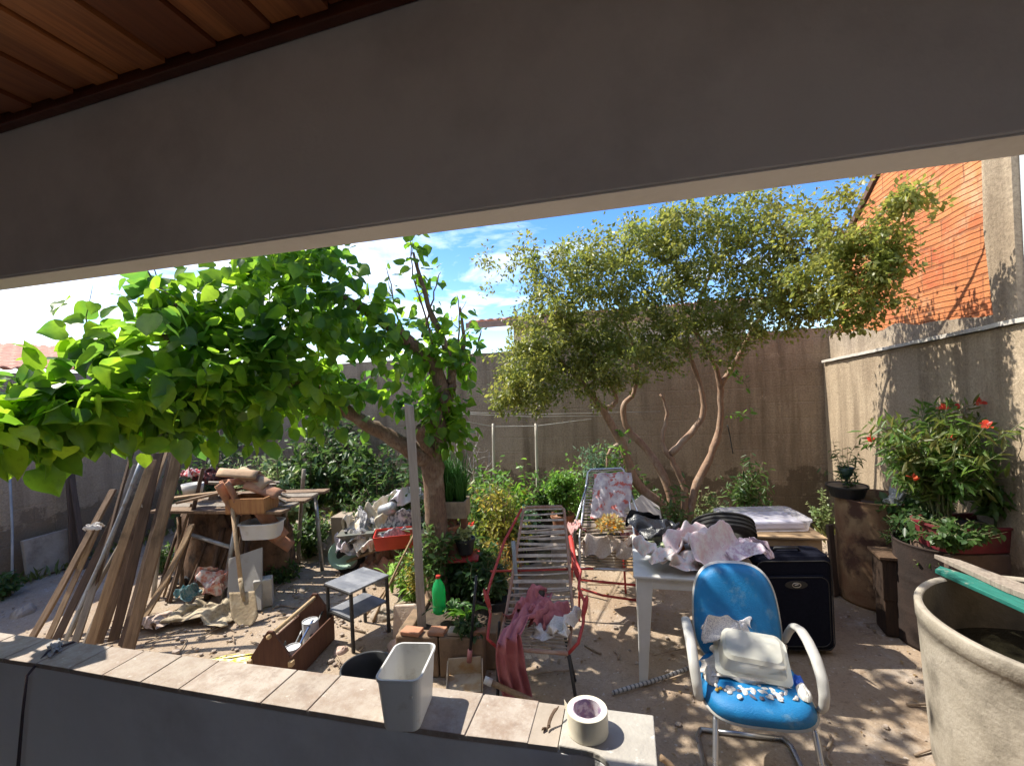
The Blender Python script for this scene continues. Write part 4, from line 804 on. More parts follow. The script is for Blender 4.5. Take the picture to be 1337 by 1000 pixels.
# ---- junk table
jb_ = Vector((-2.95, 4.95, 0)); jt_ = thing('junk_table', 'rough outdoor table on grey metal legs heaped with boards and tiles', 'table', jb_, -.12)
tz = .84
for (x0, y0, x1) in ((-.66, -.32, -.74), (.26, -.42, .10), (-.62, .35, -.7), (.62, .35, .70)): P(MB().tube([(x0, y0, tz), (x1, y0 - .06, 0)], .022, 10), 'leg', STEEL, jt_, smooth=True)
P(MB().tube([(-.3, -.36, .62), (.22, -.42, .50)], .02, 10), 'brace', STEEL, jt_, smooth=True)
for k in range(5): P(MB().box((.0, -.34 + k * .17, tz + .015 + .002 * k), (1.5 - .07 * (k % 2), .15, .028), Matrix.Rotation(.03 * (k - 2), 3, 'Z')), 'tabletop_board', WG if k % 2 else WD, jt_, bev=.003)
for i, (a, b, d, w, l) in enumerate([((216, 652), (300, 636), 4.55, .05, 'thin pale batten sticking out at the left of the junk table'), ((232, 656), (318, 640), 4.5, .04, 'slim brown batten lying beside the thin pale one on the junk table'), ((272, 630), (366, 632), 4.75, .045, 'whitish board lying across the top of the junk pile'),
      ((330, 628), (378, 650), 4.7, .05, 'grey board end pointing down right from the junk pile'), ((325, 636), (374, 655), 4.6, .04, 'narrow grey batten just below the grey board end on the junk pile'), ((318, 634), (360, 630), 4.65, .06, 'short broad grey offcut in the middle of the junk pile')]):
    stick('batten', l, 'batten', pt(*a, d), pt(*b, d + .1), w, .022, [WL, WD, WG, WG, WG, WG][i], .1, group='battens on the junk table')
def rooftile(label, p, rot, m=TCT):
    mb = MB()
    mb.grid(lambda a, b: ((a - .5) * .36, (b - .5) * .16 * (1 + .15 * a), .05 * math.sin(math.pi * b)), 6, 8)
    o = P(mb, 'roof_tile', m, smooth=True, solid=.014, loc=p, rot=rot); tag(o, label, 'roof tile', 'roof tiles heaped on the junk table')
TL = ['tan roof tile lying topmost on the junk pile', 'clay roof tile tilted at the right of the topmost tile', 'reddish roof tile standing on edge at the left of the pile', 'second roof tile on edge, leaning on the reddish one', 'clay tile lying under the topmost tile', 'orange tile sticking out of the pile towards the right', 'clay roof tile hanging slanted below the tabletop at the right', 'broken clay tile at the bottom right of the junk table']
TAN = M('tan_tile', (.50, .34, .21), (.40, .26, .16), .9, 7, .4)
for i, (px, py, d, r, m) in enumerate([(312, 620, 4.6, (.1, .15, .2), TAN), (332, 626, 4.65, (.3, .45, -.2), TAN), (296, 652, 4.5, (.3, 1.15, .6), TCT), (302, 650, 4.5, (.2, 1.2, .9), TCT), (318, 630, 4.65, (0, -.1, .1), TCT), (345, 640, 4.6, (.2, .35, 0), TCT), (354, 684, 4.6, (.5, 1.0, .2), TCT), (360, 702, 4.7, (.3, .7, .3), TCT)]): rooftile(TL[i], pt(px, py, d), r, m)
cr_ = thing('wooden_crate', 'small orange-brown wooden crate under the roof tiles on the junk table', 'crate', pt(330, 665, 4.55), -.1)
OW = woodmat('orange_box_wood', (.46, .24, .10), (.34, .16, .07))
for (c, d) in (((0, -.11, .06), (.40, .016, .15)), ((0, .11, .06), (.40, .016, .15)), ((-.192, 0, .06), (.016, .204, .15)), ((.192, 0, .06), (.016, .204, .15)), ((0, 0, -.008), (.40, .236, .012))): P(MB().box(c, d), 'panel', OW, cr_, bev=.002)
heap('plastic_bag', 'red and white plastic bag at the back left of the junk table', 'bag', pt(255, 632, 5.0), .13, .12, .22, cloth('red_white_bag', (.60, .56, .54), (.50, .04, .05), 5), seed=11, fold=.5)
heap('plastic_bag', 'dark plastic bag in the hollow behind the red and white bag', 'bag', pt(278, 634, 5.1), .17, .12, .22, cloth('dark_bag', (.03, .025, .03), (.10, .03, .03), 6), seed=12, fold=.5)
o = P(MB().lathe([(0, 0), (.07, 0), (.09, .10), (.10, .10), (.085, .005), (0, .008)], 26), 'bowl', WPL, smooth=True, loc=pt(252, 644, 4.72)); tag(o, 'white bowl standing on the left end of the junk table', 'bowl')
o = P(rbasin(.34, .22, .15), 'basin', GPL, loc=pt(343, 700, 4.55)); tag(o, 'whitish basin hanging under the right side of the junk table', 'basin')
heap('firewood_heap', 'dark heap of branches and scrap packed under the junk table', 'heap', (-3.15, 5.15, 0), .62, .34, .80, M('brown_scrap', (.13, .08, .05), (.24, .14, .08), .95, 9, .9, 30, stretch=(1.4, 1.4, .5), dirt=(.03, .022, .018), dsc=6), -.1, 14, .5, 6, flat=.3)
FW = 'sticks leaning under the junk table'
for k in range(9):
    x = -3.62 + k * .105; y = 4.62 + .05 * math.sin(k * 2.1); tilt = .12 * math.sin(k * 1.9)
    o = stick('branch', 'brown branch standing among the scrap under the junk table', 'branch', (x + tilt, y - .05, 0), (x - tilt * .5, y + .22, .60 + .15 * math.sin(k * 1.3)), .03 + .012 * (k % 3), .03, [WK, WD, WK][k % 3], 0, True, FW)
# shovel
sh = thing('shovel', 'muddy shovel with a long wooden handle leaning on the junk table', 'shovel', gp(321, 818)); b0 = gp(321, 818); MUD = M('mud_caked_steel', (.36, .28, .18), (.28, .21, .13), .9, 6, .5, dirt=(.45, .38, .28), dsc=9)
top = pt(301, 640, 4.55); dr_ = (top - b0).normalized(); sx_ = Vector((1, .05, 0)).normalized(); nn_ = sx_.cross(dr_).normalized()
def bl(a, b):
    t_ = a * .30; w = .115 * (min(1, (t_ + .004) / .09) ** .45) * (1 if t_ < .25 else .97); x = (b - .5) * 2
    return b0 + dr_ * t_ + sx_ * w * x - nn_ * (.02 * (1 - x * x)) + dr_ * (-.0 if t_ < .28 else .0)
g = MB(); g.grid(bl, 14, 12); P(g, 'blade', MUD, sh, smooth=True, off=b0, solid=.005)
P(MB().tube([b0 + dr_ * .22 - nn_ * .02, b0 + dr_ * .32 - nn_ * .006, b0 + dr_ * .42], [.012, .02, .021], 12), 'socket', MUD, sh, smooth=True, off=b0)
P(MB().tube([b0 + dr_ * .38, b0 + dr_ * .8 + nn_ * .006, top], [.019, .018, .019], 12), 'handle', woodmat('pale_handle_wood', (.48, .34, .21), (.38, .26, .16)), sh, smooth=True, off=b0)
pn = P(MB().prism([(-.16, 0), (.18, .02), (.08, .56), (-.24, .46)], (0, 0, 0), (1, 0, 0), (0, .35, .94), .018), 'leaning_board', M('grimy_white_board', (.36, .345, .325), (.30, .285, .265), .6, 3, .15, dirt=(.22, .19, .155), dsc=4), bev=.003, loc=gp(310, 806) + Vector((-.0, .10, 0)), rot=-.1); tag(pn, 'grimy white panel leaning behind the muddy shovel', 'panel')
o = P(MB().box((0, 0, .13), (.16, .12, .26)), 'cement_block', M('pale_block', (.50, .48, .45), (.40, .38, .35), .9, 8, .4), bev=.012, loc=gp(345, 790), rot=.4); tag(o, 'pale cement block standing right of the white panel', 'block')
# bags on the ground
bagm = cloth('tan_plastic_sacking', (.50, .42, .30), (.36, .29, .20), 9, (.20, .16, .12), 8); bg1 = gp(240, 818)
heap('plastic_sack', 'crumpled tan plastic sacks spread on the ground by the planks', 'sack', bg1 + Vector((.12, .12, 0)), .34, .22, .17, bagm, -.3, 21, .75, 5)
heap('plastic_sack', 'pale pinkish torn sack lying at the foot of the thickest timber', 'sack', gp(205, 818), .20, .14, .13, cloth('pinkish_sack', (.60, .47, .40), (.42, .32, .26), 10), .4, 22, .8, 5)
heap('plastic_bag', 'red and white shopping bag with a looped handle beside the white panel', 'bag', gp(268, 800) + Vector((.0, .15, .12)), .15, .13, .27, cloth('red_print_bag', (.66, .60, .56), (.58, .20, .15), 4.5), .2, 23, .5, 3.4)
bh_ = gp(268, 800) + Vector((0, .15, .36)); o = P(MB().tube([bh_ + Vector(q) for q in ((-.07, 0, -.03), (-.06, 0, .09), (-.01, 0, .17), (.04, 0, .10), (.06, 0, -.03))], [.012, .008, .006, .008, .012], 8), 'bag_handle', WCL, smooth=True); bagh = o
heap('plastic_bag', 'teal and blue plastic bag between the tan sacks and the shopping bag', 'bag', gp(240, 795) + Vector((0, .05, .08)), .10, .10, .15, cloth('teal_bag', (.08, .22, .26), (.25, .33, .34), 7), 0, 24, .6)
heap('plastic_bag', 'black bag lying in the dark under the junk table edge', 'bag', gp(240, 765), .17, .12, .14, cloth('black_bag', (.02, .02, .025), (.05, .05, .055)), 0, 25, .6)
yw = heap('fertilizer_sack', 'flattened yellow and white plastic sack beside the toolbox', 'sack', gp(292, 872), .22, .13, .05, cloth('yellow_white_sack', (.66, .65, .60), (.62, .50, .03), 6, (.12, .26, .16), 11, (.62, .66)), .45, 26, .9, 4)
bagh.parent = [o for o in bpy.data.objects if o.get('label', '').startswith('red and white shopping')][0]
bagh.location = bagh.parent.matrix_basis.inverted() @ Vector((0, 0, 0)); bagh.rotation_euler = (0, 0, -.2)

# ---- toolbox
tbx = thing('toolbox', 'open wooden carpenter toolbox with a pale rod handle', 'toolbox', gp(357, 897) + Vector((-.02, .02, 0)), -.12); BRW = woodmat('brown_painted_wood', (.115, .055, .035), (.085, .04, .028)); RAW = woodmat('raw_pine', (.52, .38, .22), (.42, .29, .16))
hw, L_, hs, hp = .15, .58, .19, .37
for y in (0, L_): P(MB().prism([(-hw, 0), (hw, 0), (hw, hs), (.02, hp), (-.02, hp), (-hw, hs)], (0, y, 0), (1, 0, 0), (0, 0, 1), -.018 if y == 0 else .018), 'end_panel', BRW, tbx, bev=.002)
for s in (-1, 1): P(MB().box((s * (hw - .007), L_ / 2 + .0, hs / 2 + .004), (.013, L_ - .004, hs)), 'side_panel', BRW, tbx, bev=.002)
for s in (-1, 1): P(MB().box((s * (hw + .002), -.004, hs - .03), (.03, .035, .034)), 'corner_block', RAW, tbx, bev=.003)
P(MB().box((0, L_ / 2, .012), (hw * 2 - .03, L_ - .002, .014)), 'bottom_panel', RAW, tbx)
P(MB().tube([(0, -.02, hp - .03), (0, L_ + .02, hp - .03)], .015, 12), 'handle', RAW, tbx, smooth=True)
tw = lambda x, y, z: tbx.matrix_basis @ Vector((x, y, z))
bpy.context.view_layer.update()
for i, (x, y, r_, h_, l) in enumerate([(.05, .17, .055, .15, 'white paint tin in the front half of the toolbox'), (.03, .44, .06, .20, 'pale grey tin standing at the back of the toolbox')]):
    o = P(MB().lathe([(0, .0), (r_, .0), (r_, h_), (r_ * .94, h_), (r_ * .94, h_ - .008), (0, h_ - .01)], 28), 'paint_tin', GPL, smooth=False, loc=tw(x, y, .02)); tag(o, l, 'tin', 'tins in the toolbox')
heap('tool_rag', 'white rag with tools bunched in the near end of the toolbox', 'rag', tw(-.05, .12, .02), .07, .10, .19, cloth('pale_tool_rag', (.5, .5, .5), (.2, .22, .26), 12), 0, 31, .8)
for i in range(4): stick('hand_tool', ['dark steel bar poking up in the toolbox', 'thin grey rod lying along the toolbox', 'blue handled file standing in the toolbox', 'short dark spanner resting in the toolbox'][i], 'tool', tw(-.02 + .025 * i, .08 + .03 * i, .03), tw(.0 + .03 * i, .2 + .12 * i, .19 + .01 * i), .014, .01, [BLK, STEEL, M('blue_grip', (.05, .10, .25)), BLK][i], 0, i == 1)

# ---- side stand
ss = thing('side_stand', 'small two-tier stand with black metal legs and grey tops', 'side table', (-1.33, 3.74, 0), -.62); GT = M('scratched_grey_top', (.20, .205, .22), (.12, .125, .14), .5, 3, .2, 40, stretch=(1, 5, 1), dirt=(.30, .30, .31), dsc=5); SPL = .03
for sx2 in (-1, 1):
    for sy2 in (-1, 1): P(MB().box((0, 0, .23), (.022, .022, .46)), 'leg', BLK, ss, bev=.002, loc=(sx2 * .155, sy2 * .17, 0))
P(MB().box((0, 0, .458), (.34, .37, .018)), 'top', GT, ss, bev=.004); P(MB().box((0, 0, .25), (.30, .34, .014)), 'shelf', GT, ss, bev=.003)
for sy2 in (-1, 1): P(MB().box((0, sy2 * .17, .236), (.30, .016, .016)), 'rail', BLK, ss); P(MB().box((0, sy2 * .172, .443), (.30, .014, .016)), 'rail', BLK, ss)

# ---- bucket, container, tape, chips
bk = thing('bucket', 'black plastic bucket standing just beyond the parapet', 'bucket', (-.985, 2.87, 0)); RBR = M('black_rubber_plastic', (.022, .023, .025), (.035, .036, .037), .55, 9, .15, dirt=(.16, .14, .12), dsc=7, dth=(.62, .75))
P(MB().lathe([(0, .0), (.115, 0), (.148, .22), (.158, .22), (.158, .235), (.152, .235), (.155, .262), (.162, .275), (.157, .283), (.148, .276), (.143, .2), (.112, .01), (0, .01)], 48), 'shell', RBR, bk, smooth=True)
P(MB().tube([(.162 * math.cos(q), .162 * math.sin(q), .245 - .05 * math.sin((q - 3.5) / 2.4 * math.pi)) for q in [3.5 + 2.4 * k / 16 for k in range(17)]], .004, 8), 'bail_handle', STEEL, bk, smooth=True)
wcb = thing('plastic_container', 'white rectangular plastic container standing on the tiled parapet', 'container', (-.315, 1.235, 1.129), -.10)
def rrect(w, d, r, n=6): return [((w / 2 - r) * sx2 + r * math.cos(a), (d / 2 - r) * sy2 + r * math.sin(a)) for (sx2, sy2, a0) in ((1, 1, 0), (-1, 1, 90), (-1, -1, 180), (1, -1, 270)) for a in [R(a0 + 90 * k / n) for k in range(n + 1)]]
def shellmesh(levels):
    mb = MB(); n = None
    for i in range(len(levels) - 1):
        a = [(x, y, levels[i][3]) for x, y in rrect(*levels[i][:3])]; b = [(x, y, levels[i + 1][3]) for x, y in rrect(*levels[i + 1][:3])]; n = len(a)
        mb.add(a + b, [(k, (k + 1) % n, n + (k + 1) % n, n + k) for k in range(n)])
        if i == 0 and levels[0][0] < .03: mb.add(a, [tuple(range(n - 1, -1, -1))])
        if i == len(levels) - 2 and levels[-1][0] < .03: mb.add(b, [tuple(range(n))])
    return mb
m, t, b_, o_ = newmat('milky_white_plastic'); co_ = nd(t, 'ShaderNodeTexCoord').outputs['Object']
c_ = mixc(t, ramp(t, tnoise(t, co_, 22, 7, .7), .55, .75), (.70, .70, .685), (.46, .43, .38)); t.links.new(c_, b_.inputs['Base Color']); b_.inputs['Roughness'].default_value = .38
tr_ = nd(t, 'ShaderNodeBsdfTranslucent'); tr_.inputs[0].default_value = (.7, .68, .64, 1); ms_ = nd(t, 'ShaderNodeMixShader'); ms_.inputs[0].default_value = .22; t.links.new(b_.outputs[0], ms_.inputs[1]); t.links.new(tr_.outputs[0], ms_.inputs[2]); t.links.new(ms_.outputs[0], o_.inputs['Surface'])
MILK = m
P(shellmesh([(.02, .02, .008, 0), (.090, .135, .018, 0), (.096, .141, .02, .006), (.114, .164, .022, .132), (.121, .171, .025, .132), (.121, .171, .025, .140), (.110, .160, .02, .140), (.108, .158, .019, .130), (.090, .135, .016, .012), (.02, .02, .008, .008)]), 'shell', MILK, wcb, smooth=False, bev=.0008)
P(MB().lathe([(0, 0), (.004, 0), (.004, .003), (0, .004)], 12, (.035, -.079, .095), Matrix.Rotation(R(90), 3, 'X')), 'pivot_boss', MILK, wcb)
heap('dirt', 'dry residue', None, (0, 0, .012), .042, .06, .008, M('residue', (.35, .31, .26), (.5, .48, .45), .9), par=wcb).name = 'residue'
tp = thing('tape_roll', 'roll of cream masking tape standing on the parapet end', 'tape roll', (.15, 1.142, 1.1295)); TAPE = M('cream_paper_tape', (.72, .67, .55), (.66, .60, .47), .6, 30, .1); CORE = M('purple_printed_core', (.62, .58, .62), (.30, .22, .36), .6, 55, 0, dirt=(.45, .25, .3), dsc=80, lo=.45, hi=.55)
P(MB().lathe([(.036, 0), (.0495, 0), (.050, .002), (.050, .053), (.0495, .055), (.036, .055)], 72), 'tape', TAPE, tp, smooth=False, bev=.0006)
P(MB().lathe([(.0358, .055), (.0358, 0), (.034, 0), (.034, .055), (.0358, .055)], 72), 'core', CORE, tp, smooth=False)
P(MB().add([(-.0465, .018, .053), (-.0465, .018, .030), (-.052, .034, .034), (-.053, .035, .056)], [(0, 1, 2, 3)]), 'loose_end', TAPE, tp, solid=.0006)
for i, (px, py, q) in enumerate([(711, 944, 0), (717, 943, .12)]): 
    b0 = gp(px, py, 1.132); stick('wood_chip', ['left of two thin dark wood chips on the parapet', 'right of two thin dark wood chips on the parapet'][i], 'wood chip', b0 + Vector((-.004 * (1 - 2 * q), -.018, 0)), b0 + Vector((.004, .022, .002)), .008, .005, M('chip', (.12, .075, .05), (.18, .12, .08)), 0, group='wood chips beside the tape roll')
# cable over the parapet
k0 = [gp(95, 838, 1.131), gp(62, 850, 1.133), gp(44, 868, 1.130)]
cl_ = P(MB().tube([k0[0] + Vector((.05, .08, -.1)), k0[0], k0[1], gp(40, 875, 1.118) + Vector((0, -.012, -.01)), gp(40, 875, 1.118) + Vector((-.01, -.02, -.12)), gp(40, 875, 1.118) + Vector((-.04, -.02, -.35)), gp(40, 875, 1.118) + Vector((-.03, -.02, -.74))], [.003, .004, .004, .004, .004, .005, .005], 8), 'cable', M('dark_cable', (.06, .04, .045)), smooth=True); tag(cl_, 'thin dark cable hanging down over the left end of the parapet', 'cable')
heap('rag', 'scrap of grey plastic film under the cable on the parapet', 'rag', gp(72, 846, 1.13), .07, .02, .012, GCL, -.6, 33, .6)

# ---- dustpan, broom
dp = thing('dustpan', 'beige dustpan with a long dark red upright handle', 'dustpan', gp(607, 903) + Vector((0, .0, .05)), .05); PAN = M('beige_tin', (.52, .42, .30), (.42, .32, .2), .6, 9, .2, dirt=(.40, .22, .08), dsc=9)
P(MB().box((0, .0, .006), (.22, .19, .008)), 'pan', PAN, dp, bev=.003); P(MB().box((0, .10, .06), (.22, .010, .115)), 'back_plate', PAN, dp, bev=.003)
for s in (-1, 1): P(MB().prism([(-.09, 0), (.09, 0), (.09, .11), (.06, .11)], (s * .115, 0, .0), (0, 1, 0), (0, 0, 1), .007), 'side_plate', PAN, dp)
P(MB().tube([(.03, .09, .09), (.04, .09, .17)], .017, 10), 'socket', M('pink_plastic', (.55, .22, .2), None, .5), dp, smooth=True); P(MB().tube([(.04, .09, .16), (.10, .20, .62)], .010, 10), 'handle', BLK, dp, smooth=True)
bp0 = gp(635, 888, .30); bp1 = gp(712, 922, .18)
br_ = thing('broom_handle', 'pale wooden broom handle lying slanted behind the parapet', 'pole', bp0); P(MB().tube([bp0, bp1, bp1 + (bp1 - bp0) * .7], .016, 12), 'stick', WL, br_, smooth=True, off=bp0); P(MB().tube([bp0 - (bp1 - bp0).normalized() * .012, bp0 + (bp1 - bp0).normalized() * .035], .021, 14), 'cap', WPL, br_, smooth=True, off=bp0)
stick('pole', 'brown wooden pole at the foot of the parapet end', 'pole', gp(862, 988, .25), gp(900, 1010, .2), .028, .028, WL, 0, True)
# ================================================================== RAISED BED
bd = thing('raised_bed', 'raised planting bed edged with stained cement blocks around the tree trunk', 'planter', (-.545, 3.15, 0), -.13)
for x, w_ in ((-.20, .30), (.115, .31)): P(MB().box((x, .05, .14), (w_, .10, .28)), 'kerb_block', M('stained_kerb', (.27, .18, .11), (.19, .125, .08), .93, 6, .6, dirt=(.10, .08, .05), dsc=5), bd, bev=.012)
for x in (-.33, .30): P(MB().box((x, .75, .13), (.09, 1.28, .26)), 'kerb_block', MATS['stained_kerb'], bd, bev=.012)
P(MB().box((-.02, .78, .11), (.54, 1.3, .24)), 'soil', SOIL, bd)
for i, (x, w_, m) in enumerate([(-.24, .14, TCT), (-.06, .12, TCT), (.10, .16, CEM), (.23, .10, TCT)]): P(MB().box((x, .04 + .01 * i, .296), (w_, .09, .028), Matrix.Rotation(.1 * i - .15, 3, 'Z')), 'capping_tile', m, bd, bev=.006)
sl = P(MB().prism([(-.16, 0), (.14, 0), (.12, .17), (.03, .27), (-.15, .25)], (0, 0, 0), (.97, -.24, 0), (0, .18, .98), .04), 'cement_slab', M('pinkish_slab', (.55, .44, .36), (.44, .35, .28), .9, 7, .4, dirt=(.3, .23, .18)), bev=.01, loc=(-.87, 3.62, .0)); tag(sl, 'broken pinkish cement slab standing left of the grey timber post', 'slab')
sl.location.z = .02
ps = stick('timber_post', 'weathered grey timber post standing in front of the trunk', 'post', gp(553, 852, .02), pt(530, 528, 3.25), .062, .055, woodmat('silvered_post', (.42, .38, .33), (.31, .28, .24)), .25)
bo = thing('green_bottle', 'green plastic drink bottle with a red cap standing in the raised bed', 'bottle', gp(574, 800, .30)); m, t, b_, o_ = newmat('green_bottle_plastic'); b_.inputs['Base Color'].default_value = (.04, .42, .16, 1); b_.inputs['Roughness'].default_value = .15
tr_ = nd(t, 'ShaderNodeBsdfTranslucent'); tr_.inputs[0].default_value = (.08, .62, .25, 1); ms_ = nd(t, 'ShaderNodeMixShader'); ms_.inputs[0].default_value = .5; t.links.new(b_.outputs[0], ms_.inputs[1]); t.links.new(tr_.outputs[0], ms_.inputs[2]); t.links.new(ms_.outputs[0], o_.inputs['Surface'])
P(MB().lathe([(0, .006), (.035, 0), (.048, .01), (.05, .04), (.047, .07), (.05, .09), (.05, .17), (.047, .19), (.035, .225), (.017, .25), (.014, .27), (0, .27)], 32), 'body', m, bo, smooth=True)
P(MB().lathe([(0, .262), (.017, .262), (.017, .282), (0, .283)], 20), 'cap', M('red_cap', (.55, .06, .04), None, .4), bo)
bladeplant('strap_plant', 'dark strappy plant spreading in the raised bed beside the bottle', gp(592, 808, .25), 22, .26, .028, leafmat('dark_strap', (.03, .09, .025), (.08, .17, .045), .3), 1.1, droop=.7)
bladeplant('strap_plant', 'lighter green broad strap plant at the front right of the raised bed', gp(612, 815, .25), 14, .24, .05, PB, 1.0, droop=.6)
plant('bed_plant', 'leafy dark green plant in the raised bed behind the strap plants', 'plant', gp(622, 790, .22), .42, .14, 18, 12, .085, 'simple', G1, GS, 2, bare=.15)
plant('bed_plant', 'yellow-green weedy plant left of the grey timber post', 'plant', gp(528, 775, .0), .5, .16, 14, 10, .07, 'narrow', G3, GS, 2, bare=.2)
plant('bed_plant', 'wispy yellow-green stems right of the raised bed', 'plant', gp(648, 800, .1), .55, .13, 18, 14, .05, 'narrow', G4, GS, 2, bare=.2)
plant('bed_plant', 'bushy dark plant right behind the green bottle', 'plant', gp(598, 778, .22), .38, .17, 26, 12, .08, 'simple', G1, GS, 3, bare=.1)
plant('bed_plant', 'mid green leafy clump at the back right corner of the raised bed', 'plant', gp(632, 770, .22), .45, .16, 24, 12, .07, 'simple', G2, GS, 3, bare=.1)
plant('bed_plant', 'trailing dark herb hanging over the middle kerb of the raised bed', 'plant', gp(610, 828, .27), .12, .14, 24, 9, .045, 'round', G1, GS, 2, bare=.02, drop=.9)
plant('bed_plant', 'yellowish weedy clump at the left back of the raised bed', 'plant', gp(545, 775, .22), .36, .14, 20, 11, .06, 'narrow', G4, GS, 2, bare=.1)
plant('tub_plant', 'leafy plant growing in the black tub beside the red chair', 'plant', gp(648, 830, 0) + Vector((0, 0, .28)), .34, .17, 26, 11, .06, 'simple', G1, GS, 3, bare=.05)
plant('climbing_plant', 'leafy climber growing up the foot of the tree trunk behind the bottle', 'plant', gp(570, 788, .22), .72, .15, 24, 13, .065, 'simple', G2, GS, 3, bare=.05, dome=.1)
plant('bed_plant', 'bright leafy plant between the trunk and the red pot stand', 'plant', gp(605, 765, .22), .55, .14, 20, 12, .065, 'simple', G3, GS, 3, bare=.1)
plant('bed_plant', 'orange and green weedy plant at the right back of the raised bed', 'plant', gp(660, 785, .0), .62, .15, 22, 13, .05, 'narrow', G6, GS, 3, bare=.1)
# stump with box of chives
ch = thing('chive_box', 'wooden box of grassy green chives on a post beside the trunk', 'planter', pt(586, 670, 3.95), -.1)
BXW = woodmat('box_wood', (.38, .30, .20), (.27, .21, .14), dirt=(.15, .11, .08))
for (c, d) in (((0, -.09, .05), (.34, .02, .14)), ((0, .09, .05), (.34, .02, .14)), ((-.162, 0, .05), (.016, .158, .14)), ((.162, 0, .05), (.016, .158, .14))): P(MB().box(c, d), 'board', BXW, ch, bev=.003)
P(MB().box((0, 0, .06), (.305, .156, .09)), 'soil', SOIL, ch); g = MB()
for k in range(320):
    x, y = random.uniform(-.15, .15), random.uniform(-.07, .07); hh = random.uniform(.2, .46); a_ = random.uniform(0, 6.28); q = random.uniform(0, .17)
    g.tube([(x, y, .10), (x + q * .3 * math.cos(a_), y + q * .3 * math.sin(a_), .10 + hh * .6), (x + q * math.cos(a_), y + q * math.sin(a_), .10 + hh)], [.004, .0035, .001], 4)
P(g, 'chives', leafmat('chive_green', (.05, .17, .03), (.09, .24, .05), .35), ch, smooth=True)
P(MB().box((.02, 0, -.48), (.09, .09, .93)), 'post', woodmat('red_brown_post', (.26, .12, .07), (.17, .08, .05)), ch, bev=.006); P(MB().box((.13, .0, -.30), (.05, .06, .6)), 'post', MATS['red_brown_post'], ch, bev=.004)
SUC = leafmat('succulent', (.28, .33, .12), (.40, .42, .20), .2)
for i, (px, py, d, l, m) in enumerate([(608, 722, 3.9, 'dark pot of yellow-green rosettes right of the chive box post', BP), (588, 704, 3.95, 'small clay pot of pale rosettes under the chive box', TC)]):
    plant('potted_succulent', l, 'potted plant', pt(px, py, d), .09, .085, 16, 8, .055, 'round', SUC, GS, 0, pot=(.085, .13, m), bare=.1, up=.3, drop=-.2)
sp_ = pt(598, 724, 3.92); stn = thing('pot_stand', 'red metal ring stand carrying the small pots beside the trunk', 'stand', (sp_.x, 3.92, 0))
P(MB().box((0, 0, sp_.z - .01), (.36, .26, .02)), 'top', REDP, stn, bev=.003)
for a_, b_ in ((-.16, -.11), (.16, -.11), (.16, .11), (-.16, .11)): P(MB().tube([(a_, b_, sp_.z - .018), (a_ * 1.1, b_ * 1.1, .0)], .009, 8), 'leg', REDP, stn, smooth=True)
stn.location.z = 0
plant('pink_flower_plant', 'thin plant with a pink flower beside the orange shrub', 'plant', gp(638, 745), .72, .06, 6, 8, .05, 'narrow', G2, GS, 1, bare=.3, flower=(PF, .5, .045))
plant('potted_bush', 'grey-green small potted plant left of the yellow-green shrub', 'potted plant', gp(622, 735) + Vector((0, 0, .28)), .2, .12, 16, 9, .05, 'round', G5, GS, 2, pot=(.10, .17, BP), bare=.1)
o = P(MB().box((0, 0, .139), (.24, .24, .276)), 'block', MATS['cement_block'], bev=.008, loc=gp(622, 735), rot=.3); tag(o, 'cement block under the grey-green small potted plant', 'block', 'cement blocks carrying plant pots')
pr_ = P(MB().lathe([(0, 0), (.13, 0), (.15, .3), (.155, .3), (.155, .32), (.14, .32), (.135, .29), (0, .28)], 30), 'plant_tub', BP, smooth=False, loc=gp(648, 830, 0)); tag(pr_, 'black plastic tub between the raised bed and the red chair', 'tub')
# ================================================================== WHEELBARROW
wbp = gp(458, 746); wbr = thing('wheelbarrow', 'old wheelbarrow heaped with bags and rubbish in front of the shrubs', 'wheelbarrow', wbp, .10)
P(MB().tube([(.0 + .12 * math.cos(q), 0, .13 + .12 * math.sin(q)) for q in [2 * math.pi * k / 28 for k in range(28)]], .045, 12, True), 'tyre', M('tyre_rubber', (.02, .02, .021), (.035, .033, .03), .8, 12, .3), wbr, smooth=True); P(MB().lathe([(0, -.03), (.085, -.03), (.085, .03), (0, .03)], 20, (0, 0, .13), Matrix.Rotation(R(90), 3, 'X')), 'rim', STEEL, wbr)
P(MB().hexa([(.12, -.18, .32), (.72, -.22, .32), (.72, .22, .32), (.12, .18, .32)], [(-.08, -.24, .47), (.80, -.27, .50), (.80, .27, .50), (-.08, .24, .47)]), 'tray', M('greenish_tray', (.10, .12, .10), (.16, .13, .10), .6, 5, .2, dirt=(.2, .12, .08)), wbr, bev=.006)
for s in (-1, 1): P(MB().tube([(-.02, s * .05, .13), (.35, s * .22, .30), (1.25, s * .30, .50)], .017, 10), 'handle', WL if s < 0 else STEEL, wbr, smooth=True); P(MB().tube([(.7, s * .22, .34), (.72, s * .24, 0)], .014, 8), 'leg', STEEL, wbr, smooth=True)
GB1 = cloth('dark_light_rags', (.55, .54, .54), (.10, .10, .12), 9); GB2 = cloth('cream_sack', (.58, .54, .46), (.48, .40, .28), 5); GB3 = cloth('white_bag', (.70, .66, .70), (.60, .54, .60), 4); GB4 = cloth('blue_grey_bag', (.22, .24, .30), (.48, .48, .5), 7)
